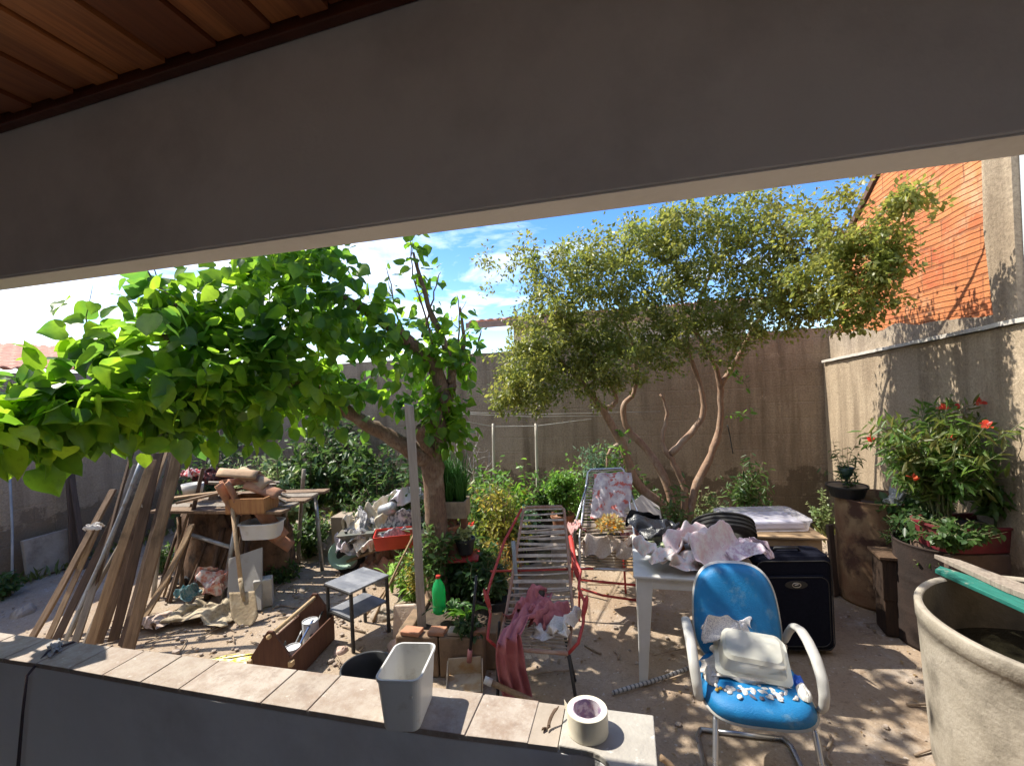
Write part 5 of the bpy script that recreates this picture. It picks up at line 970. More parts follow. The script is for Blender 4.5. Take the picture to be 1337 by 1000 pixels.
for i, (px, py, d_, rx, ry, h_, m, l, sd_) in enumerate([(466, 702, 5.0, .13, .16, .16, GCL, 'grey bundle hanging over the front of the wheelbarrow load', 41), (487, 690, 5.15, .19, .16, .20, GB1, 'striped dark and light rags in the middle of the wheelbarrow load', 42), (505, 682, 5.2, .18, .16, .24, GB2, 'cream sack in the upper middle of the wheelbarrow load', 43), (527, 662, 5.35, .24, .2, .22, GB3, 'biggest white bag crowning the wheelbarrow load', 44), (545, 688, 5.3, .18, .15, .20, GB4, 'blue grey bag at the right end of the wheelbarrow load', 45), (474, 708, 4.9, .12, .1, .13, WCL, 'white plastic bag low at the front of the wheelbarrow', 46),
    (525, 690, 5.1, .2, .15, .2, GB1, 'dark and white rags squeezed under the biggest white bag', 48), (500, 706, 4.95, .16, .12, .14, GB2, 'flattened cream bag just above the red tray', 49), (482, 676, 5.35, .14, .13, .18, GCL, 'grey sacking at the back of the wheelbarrow load', 50), (548, 706, 5.1, .14, .12, .14, WCL, 'small dirty white bag low at the right of the load', 54), (453, 716, 4.95, .12, .13, .14, GB3, 'pale film bag drooping down at the left end of the wheelbarrow', 55), (515, 700, 4.88, .15, .12, .12, GB4, 'blue grey rag bundle directly behind the red tray', 57), (470, 688, 5.2, .18, .16, .16, GB2, 'cream and brown bundle at the upper left of the load', 58), (536, 645, 5.4, .18, .16, .10, GB3, 'folded white sheet on the very top of the load', 60)]):
    heap('refuse_bag', l, 'bag', pt(px, py + 10, d_), rx * 1.2, ry * 1.2, h_ * 1.75, m, .4 * i, sd_, .38, 2.8, 'bags heaped on the wheelbarrow', flat=.5)
hs_ = P(MB().lathe([(0, 0), (.065, 0), (.07, .02), (.07, .16), (.05, .2), (0, .2)], 20), 'tin_can', STEEL, smooth=True, loc=pt(498, 668, 5.1), rot=(R(20), R(70), 0)); tag(hs_, 'shiny tin lying on top of the wheelbarrow load', 'tin')
rp = pt(518, 705, 4.75); rtr = thing('red_tray', 'red plastic drawer tray lying on the side of the wheelbarrow', 'tray', (rp.x, 4.78, rp.z - .06), .18)
P(shellmesh([(.02, .02, .005, 0), (.42, .26, .02, 0), (.46, .30, .02, .14), (.48, .32, .02, .14), (.44, .28, .02, .14), (.40, .24, .02, .012), (.02, .02, .005, .01)]), 'tray', M('bright_red_plastic', (.58, .05, .03), (.46, .035, .025), .4, 6, .1), rtr)
o = P(MB().lathe([(0, 0), (.10, 0), (.16, .05), (.165, .05), (.105, -.006), (0, -.006)], 24), 'basin', M('pale_green_plastic', (.35, .52, .40), (.3, .44, .34), .5), smooth=True, loc=pt(450, 724, 5.05), rot=(R(55), R(-25), .4)); tag(o, 'pale green basin hanging beside the wheelbarrow wheel', 'basin')
o = heap('brick_rubble', 'reddish rubble heap on the ground below the red tray', 'rubble', gp(505, 752) + Vector((0, .1, 0)), .30, .2, .22, M('red_rubble', (.36, .16, .11), (.28, .2, .15), .95, 12, .9, 20), 0, 47, .6, 7)
o = P(MB().box((0, 0, .24), (.34, .26, .48)), 'cardboard_box', M('faded_carton', (.36, .29, .22), (.28, .22, .17), .9, 4, .3), bev=.006, loc=gp(458, 722), rot=-.15); tag(o, 'faded upright carton behind the wheelbarrow wheel', 'box')
stick('stick', 'slanted brown stick leaning between the wheelbarrow and the side stand', 'stick', gp(487, 812), pt(541, 690, 4.4), .022, .022, WL, 0, True); stick('stick', 'second thin stick crossing low under the slanted brown stick', 'stick', gp(475, 806), pt(528, 738, 4.2), .02, .02, WL, 0, True)
bl_ = bladeplant('strap_plant', 'bright green long leaves under the wheelbarrow handle', gp(512, 775), 8, .5, .06, leafmat('bright_strap', (.14, .28, .06), (.2, .34, .1), .4), .7)
# ================================================================== STRING CHAIRS
def stringchair(name, label, tl, tr, bl, br, fl, fr, frame, string, n, arms=None, base=None, rails=None):
    base = Vector(base); t = thing(name, label, 'chair', base); TB = lambda pts, r, nm, m, nn=10: P(MB().tube(pts, r, nn), nm, m, t, smooth=True, off=base)
    up = (tl - bl).normalized()
    TB([fl, bl, bl.lerp(tl, .5), tl - up * .03, tl + (tr - tl) * .08, tr - (tr - tl) * .08, tr - up * .03, br.lerp(tr, .5), br, fr], .011, 'back_frame', frame)
    TB([fl, fl.lerp(fr, .5), fr], .012, 'seat_front', frame)
    g = MB(); rs = random.Random(n)
    for k in range(n):
        f = .03 + .94 * k / (n - 1); a = bl.lerp(tl, f); b = br.lerp(tr, min(1, max(0, f + rs.uniform(-.018, .018)))); s = up * .006
        hw_ = up * (.004 + .008 * rs.random()); mq = a.lerp(b, .5) + Vector((0, .006, -.012 * rs.random())); g.add([a - hw_, mq - hw_, b - hw_, b + hw_, mq + hw_, a + hw_], [(0, 1, 4, 5), (1, 2, 3, 4)])
        if rs.random() < .45 and k < n - 1: g.tube([a, br.lerp(tr, f + .7 / n)], .005, 5)
    P(g, 'back_strings', string, t, off=base, solid=.004); g = MB()
    for k in range(12): f = .04 + .92 * k / 11; g.tube([bl.lerp(fl, f), br.lerp(fr, f)], .005, 5)
    P(g, 'seat_strings', string, t, smooth=True, off=base); return t, TB
STRG = M('faded_string', (.50, .42, .34), (.30, .24, .19), .8, 20, .1)
tl, tr_ = pt(684, 662, 3.55), pt(737, 661, 3.55); bl_, br_ = pt(661, 800, 3.02), pt(748, 800, 3.0); fl, fr = gp(650, 846, .42), gp(742, 853, .42)
c1, TB = stringchair('string_chair', 'red metal garden chair with a reclined back of bare strings', tl, tr_, bl_, br_, fl, fr, M('rusted_frame', (.30, .15, .10), (.36, .26, .2), .7, 14, .2), STRG, 17, base=((fl + fr) / 2 * 1).to_2d().to_3d())
aL, aR = gp(636, 776, .62), gp(763, 785, .62)
for s, a_, f_, top_, in ((-1, aL, fl, pt(681, 664, 3.5)), (1, aR, fr, pt(746, 722, 3.2))):
    TB([f_, f_ + Vector((s * .06, -.0, .06)), a_ + Vector((-s * .02, -.06, -.10)), a_, a_ + Vector((-s * .02, .10, .04)), top_.lerp(a_, .4) + Vector((s * .03, 0, 0)), top_], .0095, 'arm_tube', REDP)
    g = MB().lathe([(0, -.075), (.018, -.06), (.03, 0), (.022, .05), (0, .075)], 16); 
    o = P(g, 'arm_pad', REDP, c1, smooth=True); o.location = a_ + Vector((0, -.01, -.03)) - c1.location; o.scale = (.55, 1, 1); o.rotation_euler = (R(-25), s * .35, 0)
for f_, g_ in ((fl, (-.02, .12)), (fr, (.05, .14))):
    b2 = Vector((f_.x + g_[0], f_.y - .02, 0)); TB([f_, f_.lerp(b2, .5) + Vector((0, .02, 0)), b2], .010, 'leg', BLK); TB([f_ + Vector((0, .30, 0)), Vector((f_.x + g_[0] * 1.5, f_.y + .40, 0))], .010, 'leg', BLK)
TB([bl_.lerp(tl, .35) + Vector((-.16, .03, 0)), br_.lerp(tr_, .35) + Vector((.17, .03, 0))], .008, 'cross_bar', REDP)
g = drape([gp(700, 800, .52) + Vector((.02, .16, .05)), gp(690, 805, .56), gp(675, 812, .60), gp(664, 835, .60) + Vector((0, -.01, 0)), gp(668, 880, .30), gp(678, 925, .03)], [Vector((.22, .06, .0)), Vector((.22, .1, 0)), Vector((.16, .16, 0)), Vector((.13, .10, 0)), Vector((.15, .10, 0)), Vector((.17, .08, 0))], .022, 2.6, 3)
o = P(g, 'pink_cloth', PNK, smooth=True, solid=.006); tag(o, 'faded pink cloth hanging over the left side of the red string chair', 'cloth')
heap('pink_cloth_heap', 'crumpled pink cloth heaped on the seat of the red string chair', 'cloth', gp(703, 815, .44), .17, .15, .24, PNK, .3, 51, .6, 3.2); 
heap('white_cloth', 'bunched dirty white cloth on the seat beside the pink cloth', 'cloth', gp(728, 828, .44), .14, .15, .15, WCL, .1, 52, .5, 3)
heap('white_cloth', 'loose white cloth drooping under the seat of the red string chair', 'cloth', gp(705, 862, .25), .10, .09, .13, WCL, .1, 53, .6, 3)
o = P(MB().lathe([(0, 0), (.05, .0), (.055, .03), (.05, .12), (.03, .13), (0, .13)], 20), 'dark_pot', BP, smooth=True, loc=gp(696, 775, .55), rot=(R(60), .5, 0)); tag(o, 'dark rounded plastic cup lying behind the pink cloth', 'cup')
umb = thing('umbrella_stick', 'slim dark grey stick standing behind the left of the string chair', 'stick', gp(674, 850)); u0 = gp(674, 850)
P(MB().tube([u0 + Vector((0, .1, .0)), pt(676, 790, 3.15), pt(671, 720, 3.25), pt(670, 706, 3.27)], [.012, .018, .014, .016], 10), 'shaft', M('blue_grey_tube', (.20, .24, .26), (.3, .32, .33), .5), umb, smooth=True, off=u0)
# flowered chair behind
tl, tr_ = pt(768, 613, 4.45), pt(815, 611, 4.42); bl_, br_ = pt(757, 700, 4.05), pt(828, 698, 4.02); fl, fr = gp(757, 742, .42), gp(829, 744, .42)
c2, TB = stringchair('string_chair', 'pale metal string chair covered with floral cloth, beside the white table', tl, tr_, bl_, br_, fl, fr, CHR, STRG, 22, base=((fl + fr) / 2).to_2d().to_3d())
for a_, b_ in ((pt(769, 625, 4.40), pt(746, 700, 3.95)), (pt(816, 625, 4.38), pt(845, 700, 3.95))): TB([a_, b_], .010, 'arm_tube', CHR)
for f_, s in ((fl, -1), (fr, 1)):
    TB([f_, Vector((f_.x + s * .03, f_.y - .03, 0))], .010, 'leg', REDP); TB([f_ + Vector((0, .4, 0)), Vector((f_.x + s * .03, f_.y + .5, 0))], .010, 'leg', REDP)
TB([Vector((fl.x, fl.y - .02, .26)), Vector((fl.lerp(fr, .4).x, fl.y - .03, .20)), Vector((fr.x, fr.y - .02, .18))], .010, 'lower_bar', REDP); TB([Vector((fl.x, fl.y - .01, .33)), Vector((fr.x, fr.y - .01, .30))], .010, 'lower_bar', REDP)
TB([pt(745, 700, 3.95), pt(752, 745, 3.7), pt(757, 757, 3.65)], .02, 'arm_sleeve', REDP)
g = drape([pt(800, 617, 4.36), pt(800, 640, 4.25), pt(798, 664, 4.17), pt(797, 676, 4.13)], Vector((.36, 0, 0)), .014, 2, 5); o = P(g, 'floral_cloth', FLW, smooth=True, solid=.005); tag(o, 'red and white floral cloth draped down the back of the pale string chair', 'cloth')
heap('lace_cloth', 'crumpled cream lace cloth filling the seat of the pale string chair', 'cloth', gp(792, 735, .42), .27, .20, .30, LACE, -.2, 61, .55, 5)
dfl = thing('dried_bouquet', 'bunch of dried yellow and orange flowers sitting on the lace cloth', 'bouquet', pt(797, 690, 3.86)); pos, dd, p2, d2 = [], [], [], []
for k in range(260):
    v_ = rv().normalized() * (.11 * random.random() ** .35); v_.z = abs(v_.z) * .9; (pos if k % 3 else p2).append(v_); (dd if k % 3 else d2).append(v_ + rv(.05))
leafmesh('dry_leaves', pos, dd, .045, 'simple', leafmat('dry_leaf', (.26, .26, .10), (.40, .34, .16), .3), dfl, (0, 0, 0)); leafmesh('blossoms', p2, d2, .04, 'round', leafmat('orange_flower', (.50, .26, .03), (.34, .26, .12), .3), dfl, (0, 0, 0))
heap('red_checked_cloth', 'red checked cloth bundle between the floral chair and the white table', 'cloth', gp(824, 705, .46), .11, .14, .26, cloth('red_check', (.60, .50, .50), (.42, .06, .07), 40), .2, 62, .6)
heap('pink_towel', 'faded pink towel over the left arm of the pale string chair', 'cloth', pt(752, 695, 4.0), .07, .10, .12, cloth('washed_pink', (.58, .36, .33), (.48, .25, .24)), 0, 63, .6)
o = P(MB().prism([(-.16, -.12), (.14, -.16), (.17, .06), (.02, .20), (-.13, .12)], (0, 0, 0), (1, 0, 0), (0, .55, .83), .03), 'white_board', M('dusty_white_board', (.58, .54, .50), (.48, .44, .4), .8, 6, .2), bev=.006, loc=pt(842, 672, 4.6), rot=.2); tag(o, 'tilted dusty white board against the leaning tree trunk', 'board')
o = P(MB().box((0, 0, -.35), (.3, .25, .5)), 'support_box', CARD, bev=.006, loc=pt(842, 672, 4.6) + Vector((0, .1, -.0)), rot=.2); o.location.z = .601; tag(o, 'cardboard box under the tilted dusty white board', 'box')
# ================================================================== WHITE TABLE AND WHAT IS ON IT
wt_ = thing('plastic_table', 'white plastic garden table with tapered legs piled with cloths', 'table', (.755, 3.0, 0), YAW)
P(MB().box((.37, .37, .705), (.78, .78, .022)), 'tabletop', WPL, wt_, bev=.008)
for (c, d) in (((.37, .012, .66), (.62, .018, .068)), ((.37, .728, .66), (.62, .018, .068)), ((.012, .37, .66), (.018, .62, .068)), ((.728, .37, .66), (.018, .62, .068))): P(MB().box(c, d), 'apron', WPL, wt_, bev=.004)
for x, y, sx2, sy2 in ((0, 0, 1, 1), (.74, 0, -1, 1), (0, .74, 1, -1), (.74, .74, -1, -1)):
    g = MB(); w0, w1 = .105, .052
    def L(x_, z_, w): return [(x + sx2 * x_[0] * w + sx2 * (-.012 if z_ == 0 else 0), y + sy2 * x_[1] * w + sy2 * (-.012 if z_ == 0 else 0), z_) for x_ in [x_]][0]
    sh_ = [(0, 0), (1, 0), (1, .28), (.28, .28), (.28, 1), (0, 1)]
    if sx2 * sy2 < 0: sh_ = sh_[::-1]
    lo_ = [L(q, 0, w1) for q in sh_]; hi_ = [L(q, .693, w0) for q in sh_]; n = 6
    g.add(lo_ + hi_, [tuple(range(n - 1, -1, -1)), tuple(range(n, 2 * n))] + [(i, (i + 1) % n, n + (i + 1) % n, n + i) for i in range(n)]); P(g, 'leg', WPL, wt_, bev=.006)
T2 = lambda x, y, z=.717: wt_.matrix_basis @ Vector((x, y, z))
bpy.context.view_layer.update()
TYR = MATS['tyre_rubber']
bgm, bt, bb_, bo_ = newmat('glossy_black_film'); bb_.inputs['Base Color'].default_value = (.025, .026, .03, 1); bb_.inputs['Roughness'].default_value = .22; bump(bt, bb_, tnoise(bt, nd(bt, 'ShaderNodeTexCoord').outputs['Object'], 14, 5), .5)
heap('black_bag', 'shiny stuffed black plastic bag on the back left of the white table', 'bag', T2(.16, .58), .21, .17, .25, bgm, .2, 71, .22, 2.4)
def torus(name, mb, c, R0, r0, rot, label, sq=1.25):
    t = thing(name, label, 'tyre', c); t.rotation_euler = rot; g = MB(); N, n = 60, 18
    def fn(a, b): q, p = a * 2 * math.pi, b * 2 * math.pi; cc = math.copysign(abs(math.cos(p)) ** .7, math.cos(p)); s2 = math.copysign(abs(math.sin(p)) ** .7, math.sin(p)); rr = R0 + r0 * cc; return (rr * math.cos(q), rr * math.sin(q), r0 * sq * s2)
    g.grid(fn, N, n); P(g, 'carcass', TYR, t, smooth=True); g = MB()
    for z in (-.045, -.015, .015, .045): g.tube([((R0 + r0 * .985) * math.cos(q), (R0 + r0 * .985) * math.sin(q), z) for q in [2 * math.pi * k / 60 for k in range(60)]], .009, 6, True)
    P(g, 'tread', TYR, t, smooth=True); return t
torus('tyre', None, T2(.66, .70, .80), .165, .055, (R(-38), R(12), 0), 'worn black scooter tyre leaning on the back of the white table')
heap('printed_cloth', 'big pink and white printed cloth crumpled in the middle of the white table', 'cloth', T2(.45, .32), .27, .22, .30, PAT, .2, 72, .40, 2.6)
heap('printed_cloth', 'salmon tinted cloth hanging at the front left corner of the white table', 'cloth', T2(.20, .14), .20, .17, .19, cloth('salmon_print', (.68, .52, .48), (.60, .60, .58), 7, (.50, .20, .22), 26), .1, 73, .6, 4)
heap('printed_cloth', 'white cloth with purple print at the right end of the white table', 'cloth', T2(.70, .30), .16, .20, .19, cloth('purple_print', (.64, .58, .60), (.45, .32, .40), 9), -.3, 74, .6, 4)
heap('toy_ball', 'small orange bundle between the black bag and the printed cloth', 'bundle', T2(.29, .34), .055, .05, .14, cloth('orange_cloth', (.62, .24, .06), (.55, .18, .05)), 0, 75, .3); heap('green_bundle', 'green and cream bundle at the left of the orange one', 'bundle', T2(.16, .36), .12, .08, .10, cloth('green_cream', (.52, .50, .34), (.10, .20, .09), 5), 0, 76, .5)
# ================================================================== SUITCASE, BOX
scs = thing('suitcase', 'large upright dark navy fabric suitcase with an oval emblem', 'suitcase', (1.925, 3.34, 0), -.09); NAVY = M('navy_fabric', (.006, .007, .013), (.009, .010, .018), .9, 60, .3, 300, spec=.08)
P(shellmesh([(.02, .02, .008, .03), (.50, .21, .03, .03), (.53, .24, .05, .05), (.53, .24, .05, .66), (.50, .21, .05, .69), (.44, .16, .04, .70), (.02, .02, .008, .70)]), 'body', NAVY, scs, smooth=False, bev=.004)
bpk = lambda w, h, r, y0, y1, zc: (lambda g: g)(MB().prism([(x, z + zc) for x, z in rrect(w, h, r)], (0, y0, 0), (1, 0, 0), (0, 0, 1), y0 - y1))
P(bpk(.45, .50, .06, -.118, -.142, .32), 'front_pocket', NAVY, scs, bev=.008)
P(MB().tube([(x, -.143, z + .32) for x, z in rrect(.43, .48, .055)], .003, 6, True), 'zip', BLK, scs)
P(MB().tube([(x, -.122, z + .355) for x, z in rrect(.50, .62, .05)], .004, 6, True), 'piping', BLK, scs)
P(MB().prism([(.075 * math.cos(q), .028 * math.sin(q) + .51) for q in [2 * math.pi * k / 32 for k in range(32)]], (0, -.141, 0), (1, 0, 0), (0, 0, 1), .006), 'emblem_plate', BLK, scs)
P(MB().tube([(.028 * math.cos(q), -.150, .016 * math.sin(q) + .51) for q in [2 * math.pi * k / 28 for k in range(28)]], .003, 6, True), 'emblem', M('tarnished_brass', (.5, .45, .36), (.4, .36, .3), .4, metal=.7), scs, smooth=True)
P(MB().tube([(-.012, -.150, .51), (.012, -.150, .516)], .003, 6), 'emblem', MATS['tarnished_brass'], scs)
for s in (-1, 1): P(MB().lathe([(0, -.018), (.022, -.018), (.025, 0), (.022, .018), (0, .018)], 16, (s * .21, .05, .026), Matrix.Rotation(R(90), 3, 'Y')), 'wheel', BLK, scs, smooth=True)
P(MB().tube([(-.09, -.02, .70), (-.08, -.02, .722), (.08, -.02, .722), (.09, -.02, .70)], .010, 10), 'handle', BLK, scs, smooth=True)
cb_ = thing('cardboard_box', 'tall brown cardboard box standing behind the navy suitcase', 'box', (2.03, 3.76, 0), -.14)
P(MB().box((0, 0, .355), (.62, .44, .71)), 'carton', CARD, cb_, bev=.006); P(MB().box((.01, -.01, .723), (.66, .47, .018), Matrix.Rotation(.03, 3, 'Y')), 'flap', CARD, cb_, bev=.004)
oz = thing('plastic_organizer', 'flat clear plastic organizer box with pink and white contents on the cardboard box', 'organizer', (2.0, 3.80, .742), -.08); m, t, b_, o_ = newmat('clear_plastic'); b_.inputs['Base Color'].default_value = (.80, .78, .84, 1); b_.inputs['Roughness'].default_value = .12; b_.inputs['Alpha'].default_value = .38
CLR = m; P(shellmesh([(.02, .02, .008, 0), (.60, .38, .05, 0), (.63, .41, .06, .07), (.645, .425, .06, .07), (.645, .425, .06, .085), (.60, .38, .05, .095), (.02, .02, .008, .095)]), 'case', CLR, oz, bev=.002)
P(MB().box((.03, 0, .035), (.46, .32, .05)), 'contents', M('pale_lilac_contents', (.36, .38, .52), (.50, .48, .56), .7, 6), oz, bev=.01); P(MB().box((-.24, 0, .035), (.06, .32, .05)), 'contents', M('pink_contents', (.62, .25, .36), (.6, .4, .5), .7, 8), oz, bev=.01)
for i, (px, d, w, h_, l) in enumerate([(1088, 4.05, .06, .62, 'dark upright board wedged between the cardboard box and the rusty drum'), (1096, 4.12, .05, .5, 'narrow brown board beside the rusty drum')]):
    o = P(MB().box((0, 0, h_ / 2), (w, .03, h_)), 'board', WK if i == 0 else WD, bev=.003, loc=(pt(px, 700, d).x, d, 0), rot=(R(-3), 0, .3)); tag(o, l, 'board')
# ================================================================== BLUE CHAIR
bc = thing('office_chair', 'blue upholstered visitor chair with white loop arms and tube legs', 'chair', (1.115, 2.27, 0), YAW + .02)
BLU = M('bright_blue_vinyl', (.004, .13, .33), (.008, .18, .41), .55, 5, .3, 150, dirt=(.10, .23, .36), dsc=11, dth=(.56, .74)); SHL = M('grey_white_shell', (.56, .56, .55), (.48, .48, .47), .5, 8, .1, dirt=(.38, .35, .3), dsc=12); ARM = M('cream_arm_plastic', (.46, .45, .42), (.39, .38, .35), .42, 9, .06, dirt=(.44, .4, .34), dsc=12, dth=(.6, .75))
def pad(w, d, th, e=3.6, edge=.5, n=64, m=10, taper=0, droop=0):
    g = MB()
    def fn(a, b):
        q = a * 2 * math.pi; s = b * 2; r = s if s < 1 else 2 - s; top = s < 1; c_, s_ = math.cos(q), math.sin(q); k = (abs(c_) ** e + abs(s_) ** e) ** (-1 / e)
        x, y = c_ * k * r * w / 2, s_ * k * r * d / 2; x *= 1 - taper * (y / d + .5); zz = (1 - r ** 7) ** .5 * th * (1 if top else -.22) * (1 + .12 * (1 - r * r) * (1 if top else 0))
        return (x, y, zz - droop * max(0, -y / d * 2 - .35) ** 2)
    g.grid(fn, n, 2 * m); return g
P(pad(.49, .50, .055, droop=.03), 'seat', BLU, bc, smooth=True, loc=(0, 0, .445)); P(pad(.505, .515, .012, droop=.03), 'seat_shell', SHL, bc, smooth=True, loc=(0, 0, .437))
bt_ = (R(90 - 14), 0, 0)
P(pad(.465, .52, .05, 3.0, taper=.13), 'backrest', BLU, bc, smooth=True, loc=(0, .275, .675), rot=bt_); P(pad(.482, .537, .010, 3.0, taper=.13), 'back_shell', SHL, bc, smooth=True, loc=(0, .284, .677), rot=bt_)
for s in (-1, 1):
    path = [(s * .245, .27, .535), (s * .262, .262, .60), (s * .27, .22, .655), (s * .275, .14, .675), (s * .275, .05, .668), (s * .275, -.04, .635), (s * .275, -.10, .58), (s * .272, -.13, .52), (s * .268, -.13, .465), (s * .26, -.11, .435)]
    sm = []
    for i in range(len(path) - 1):
        for k in range(3): sm.append(Vector(path[i]).lerp(Vector(path[i + 1]), k / 3))
    sm.append(Vector(path[-1])); g = MB().tube(sm, [.0135 + .005 * math.sin(math.pi * k / (len(sm) - 1)) for k in range(len(sm))], 12)
    g.v = [(s * .272 + (x - s * .272) * 1.45, y, z) for x, y, z in g.v]; P(g, 'arm', ARM, bc, smooth=True, sub=1)
fr_ = [(-.21, .27, .012), (-.235, .22, .012), (-.24, -.22, .012), (-.238, -.255, .03), (-.23, -.25, .10), (-.205, -.19, .40), (-.19, -.15, .432)]
P(MB().tube([(x, y, z) for x, y, z in fr_], .0125, 12), 'leg_tube', CHR, bc, smooth=True); P(MB().tube([(-x, y, z) for x, y, z in fr_], .0125, 12), 'leg_tube', CHR, bc, smooth=True)
P(MB().tube([(-.21, .27, .012), (.21, .27, .012)], .0125, 12), 'rear_bar', CHR, bc, smooth=True); P(MB().tube([(-.19, -.15, .43), (.19, -.15, .43)], .012, 10), 'seat_bar', CHR, bc, smooth=True)
P(MB().box((0, .24, .50), (.10, .03, .26)), 'back_bracket', BLK, bc, bev=.004); P(MB().lathe([(0, -.02), (.03, -.02), (.03, .02), (0, .02)], 16, (.10, .0, .405)), 'knob', BLK, bc)
C2 = lambda x, y, z: bc.matrix_basis @ Vector((x, y, z))
bpy.context.view_layer.update()
heap('printed_cloth', 'small grey floral printed cloth peaked against the blue backrest', 'cloth', C2(-.06, .15, .50), .17, .09, .27, PATB, YAW + .3, 2)
heap('white_cloth', 'bunched white cloth tucked along the right of the blue seat back', 'cloth', C2(.10, .15, .50), .13, .07, .13, WCL, YAW, 81, .55, 5); heap('white_cloth', 'white cloth lying under the cloudy plastic box on the blue seat', 'cloth', C2(-.03, .05, .495), .21, .12, .06, WCL, YAW, 82, .6, 5)
cbx = thing('plastic_box', 'cloudy translucent plastic food box lying open-side down on the blue seat', 'box', C2(.01, .035, .575), YAW - .06); m, t, b_, o_ = newmat('cloudy_plastic'); b_.inputs['Base Color'].default_value = (.74, .73, .63, 1); b_.inputs['Roughness'].default_value = .18; b_.inputs['Alpha'].default_value = .55
cbx.rotation_euler = (R(30), R(4), YAW - .06)
cbx.scale = (1.1, 1.1, 1.0); P(shellmesh([(.30, .20, .03, 0), (.27, .17, .03, .008), (.25, .15, .035, .085), (.22, .12, .03, .098), (.02, .02, .008, .10)]), 'tub', m, cbx, bev=.002); P(shellmesh([(.27, .17, .03, 0), (.31, .21, .03, 0), (.31, .21, .03, .006), (.27, .17, .03, .007)]), 'rim', m, cbx)
SCR = 'scraps scattered on the blue seat'; ccs = [((.62, .6, .57), 'white'), ((.10, .10, .14), 'dark'), ((.55, .33, .05), 'ochre'), ((.64, .62, .60), 'pale'), ((.03, .15, .42), 'blue')]
for k in range(44):
    x = -.17 + .0075 * k + random.uniform(-.02, .02); y = -.115 + random.uniform(-.035, .03) + .02 * math.sin(k); ci = 2 if k in (0, 2) else (1 if k % 7 == 3 else (0 if k % 2 else 3))
    o = heap('paper_scrap', 'torn %s scrap among the litter along the front of the blue seat' % ccs[ci][1], 'scrap', C2(x, y, .502), random.uniform(.008, .022), random.uniform(.006, .013), .007, M('scrap_' + ccs[ci][1], ccs[ci][0], None, .8), random.uniform(0, 3), 90 + k, .6, group=SCR)
for i, (x, y, s_, l, c_) in enumerate([(.205, -.02, .045, 'small blue bottle cap by the right arm of the blue chair', (.02, .10, .5)), (.20, -.09, .06, 'white crumpled tube at the right edge of the blue seat', (.65, .63, .58)), (-.19, -.02, .07, 'rolled pale brush by the left arm of the blue chair', (.6, .56, .5))]): heap('oddment', l, 'oddment', C2(x, y, .497), s_ * .5, s_, .035, M('oddment_%s' % 'abc'[i], c_, None, .5), YAW, 120 + i, .3)
# striped pole on the ground
q0, q1 = gp(800, 904, .02), gp(902, 868, .05); spm, st_n, sb_, so_ = newmat('striped_grey_pole'); sy_ = nd(st_n, 'ShaderNodeSeparateXYZ'); st_n.links.new(nd(st_n, 'ShaderNodeTexCoord').outputs['Object'], sy_.inputs[0]); wv_ = nd(st_n, 'ShaderNodeMath', operation='SINE'); ml_ = nd(st_n, 'ShaderNodeMath', operation='MULTIPLY'); ml_.inputs[1].default_value = 210; st_n.links.new(sy_.outputs[2], ml_.inputs[0]); st_n.links.new(ml_.outputs[0], wv_.inputs[0]); st_n.links.new(mixc(st_n, ramp(st_n, wv_.outputs[0], .2, .5), (.40, .39, .38), (.10, .10, .11)), sb_.inputs['Base Color']); sb_.inputs['Roughness'].default_value = .6
stick('striped_pole', 'grey pole with dark spiral bands lying in front of the blue chair', 'pole', q0, q1, .026, .026, spm, 0, True)
# ================================================================== CLOTHESLINES
for i, (a, b, d, l, w_) in enumerate([((646, 705), (645, 553), 5.6, 'thin pale clothesline pole left of the broad leaf plant', .03), ((703, 712), (701, 553), 5.6, 'thin pale clothesline pole right of the broad leaf plant', .035), ((603, 690), (597, 538), 5.5, 'slim bare pole beside the dead twigs', .03)]):
    p1 = pt(*b, d); p0 = Vector((pt(a[0], a[1], d).x, d, 0)); stick('clothesline_pole', l, 'pole', p0, p1, w_, w_, woodmat('bleached_pole', (.58, .53, .46), (.46, .42, .36)), 0, True, 'clothesline poles', .006)
for i, (pts, l) in enumerate([([(578, 545, 3.95), (645, 557, 5.6), (701, 556, 5.6), (772, 547, 5.2)], 'lower clothesline wire strung over the two thin poles'), ([(592, 540, 4.2), (690, 544, 5.4), (800, 543, 5.2)], 'upper clothesline wire running behind the two thin poles'), ([(590, 538, 4.2), (700, 541, 5.8), (862, 537, 5.2)], 'highest clothesline wire between the two trees')]):
    o = P(MB().tube([pt(*q) for q in pts], .004, 6), 'clothesline', M('pale_wire', (.50, .48, .44), None, .6), smooth=True); tag(o, l, 'wire', 'clotheslines')
dt = thing('dead_shrub', 'bare grey dead shrub between the trunk and the clothesline poles', 'dead shrub', gp(612, 690)); g = MB(); dbase = gp(612, 690)
def twig(p, d, L, r, dep):
    e_ = p + d * L; g.tube(bez(p, e_, rv(.06 * L), 4), [r, r * .9, r * .8, r * .7, r * .55], 6)
    if dep:
        for _ in range(3): twig(p.lerp(e_, random.uniform(.5, 1)), (d + rv(.55)).normalized(), L * random.uniform(.4, .7), r * .55, dep - 1)
for k in range(3): twig(dbase, Vector((random.uniform(-.2, .35), random.uniform(-.2, .2), 1)).normalized(), .75, .016, 2)
P(g, 'branches', M('dead_grey_wood', (.42, .39, .35), (.30, .27, .24), .9), dt, smooth=True, off=dbase)
stick('hanging_rope', 'dark rope hanging down the back wall right of the tree stems', 'rope', pt(957, 592, 5.6), pt(948, 555, 5.6), .014, .014, BLK, 0, True)
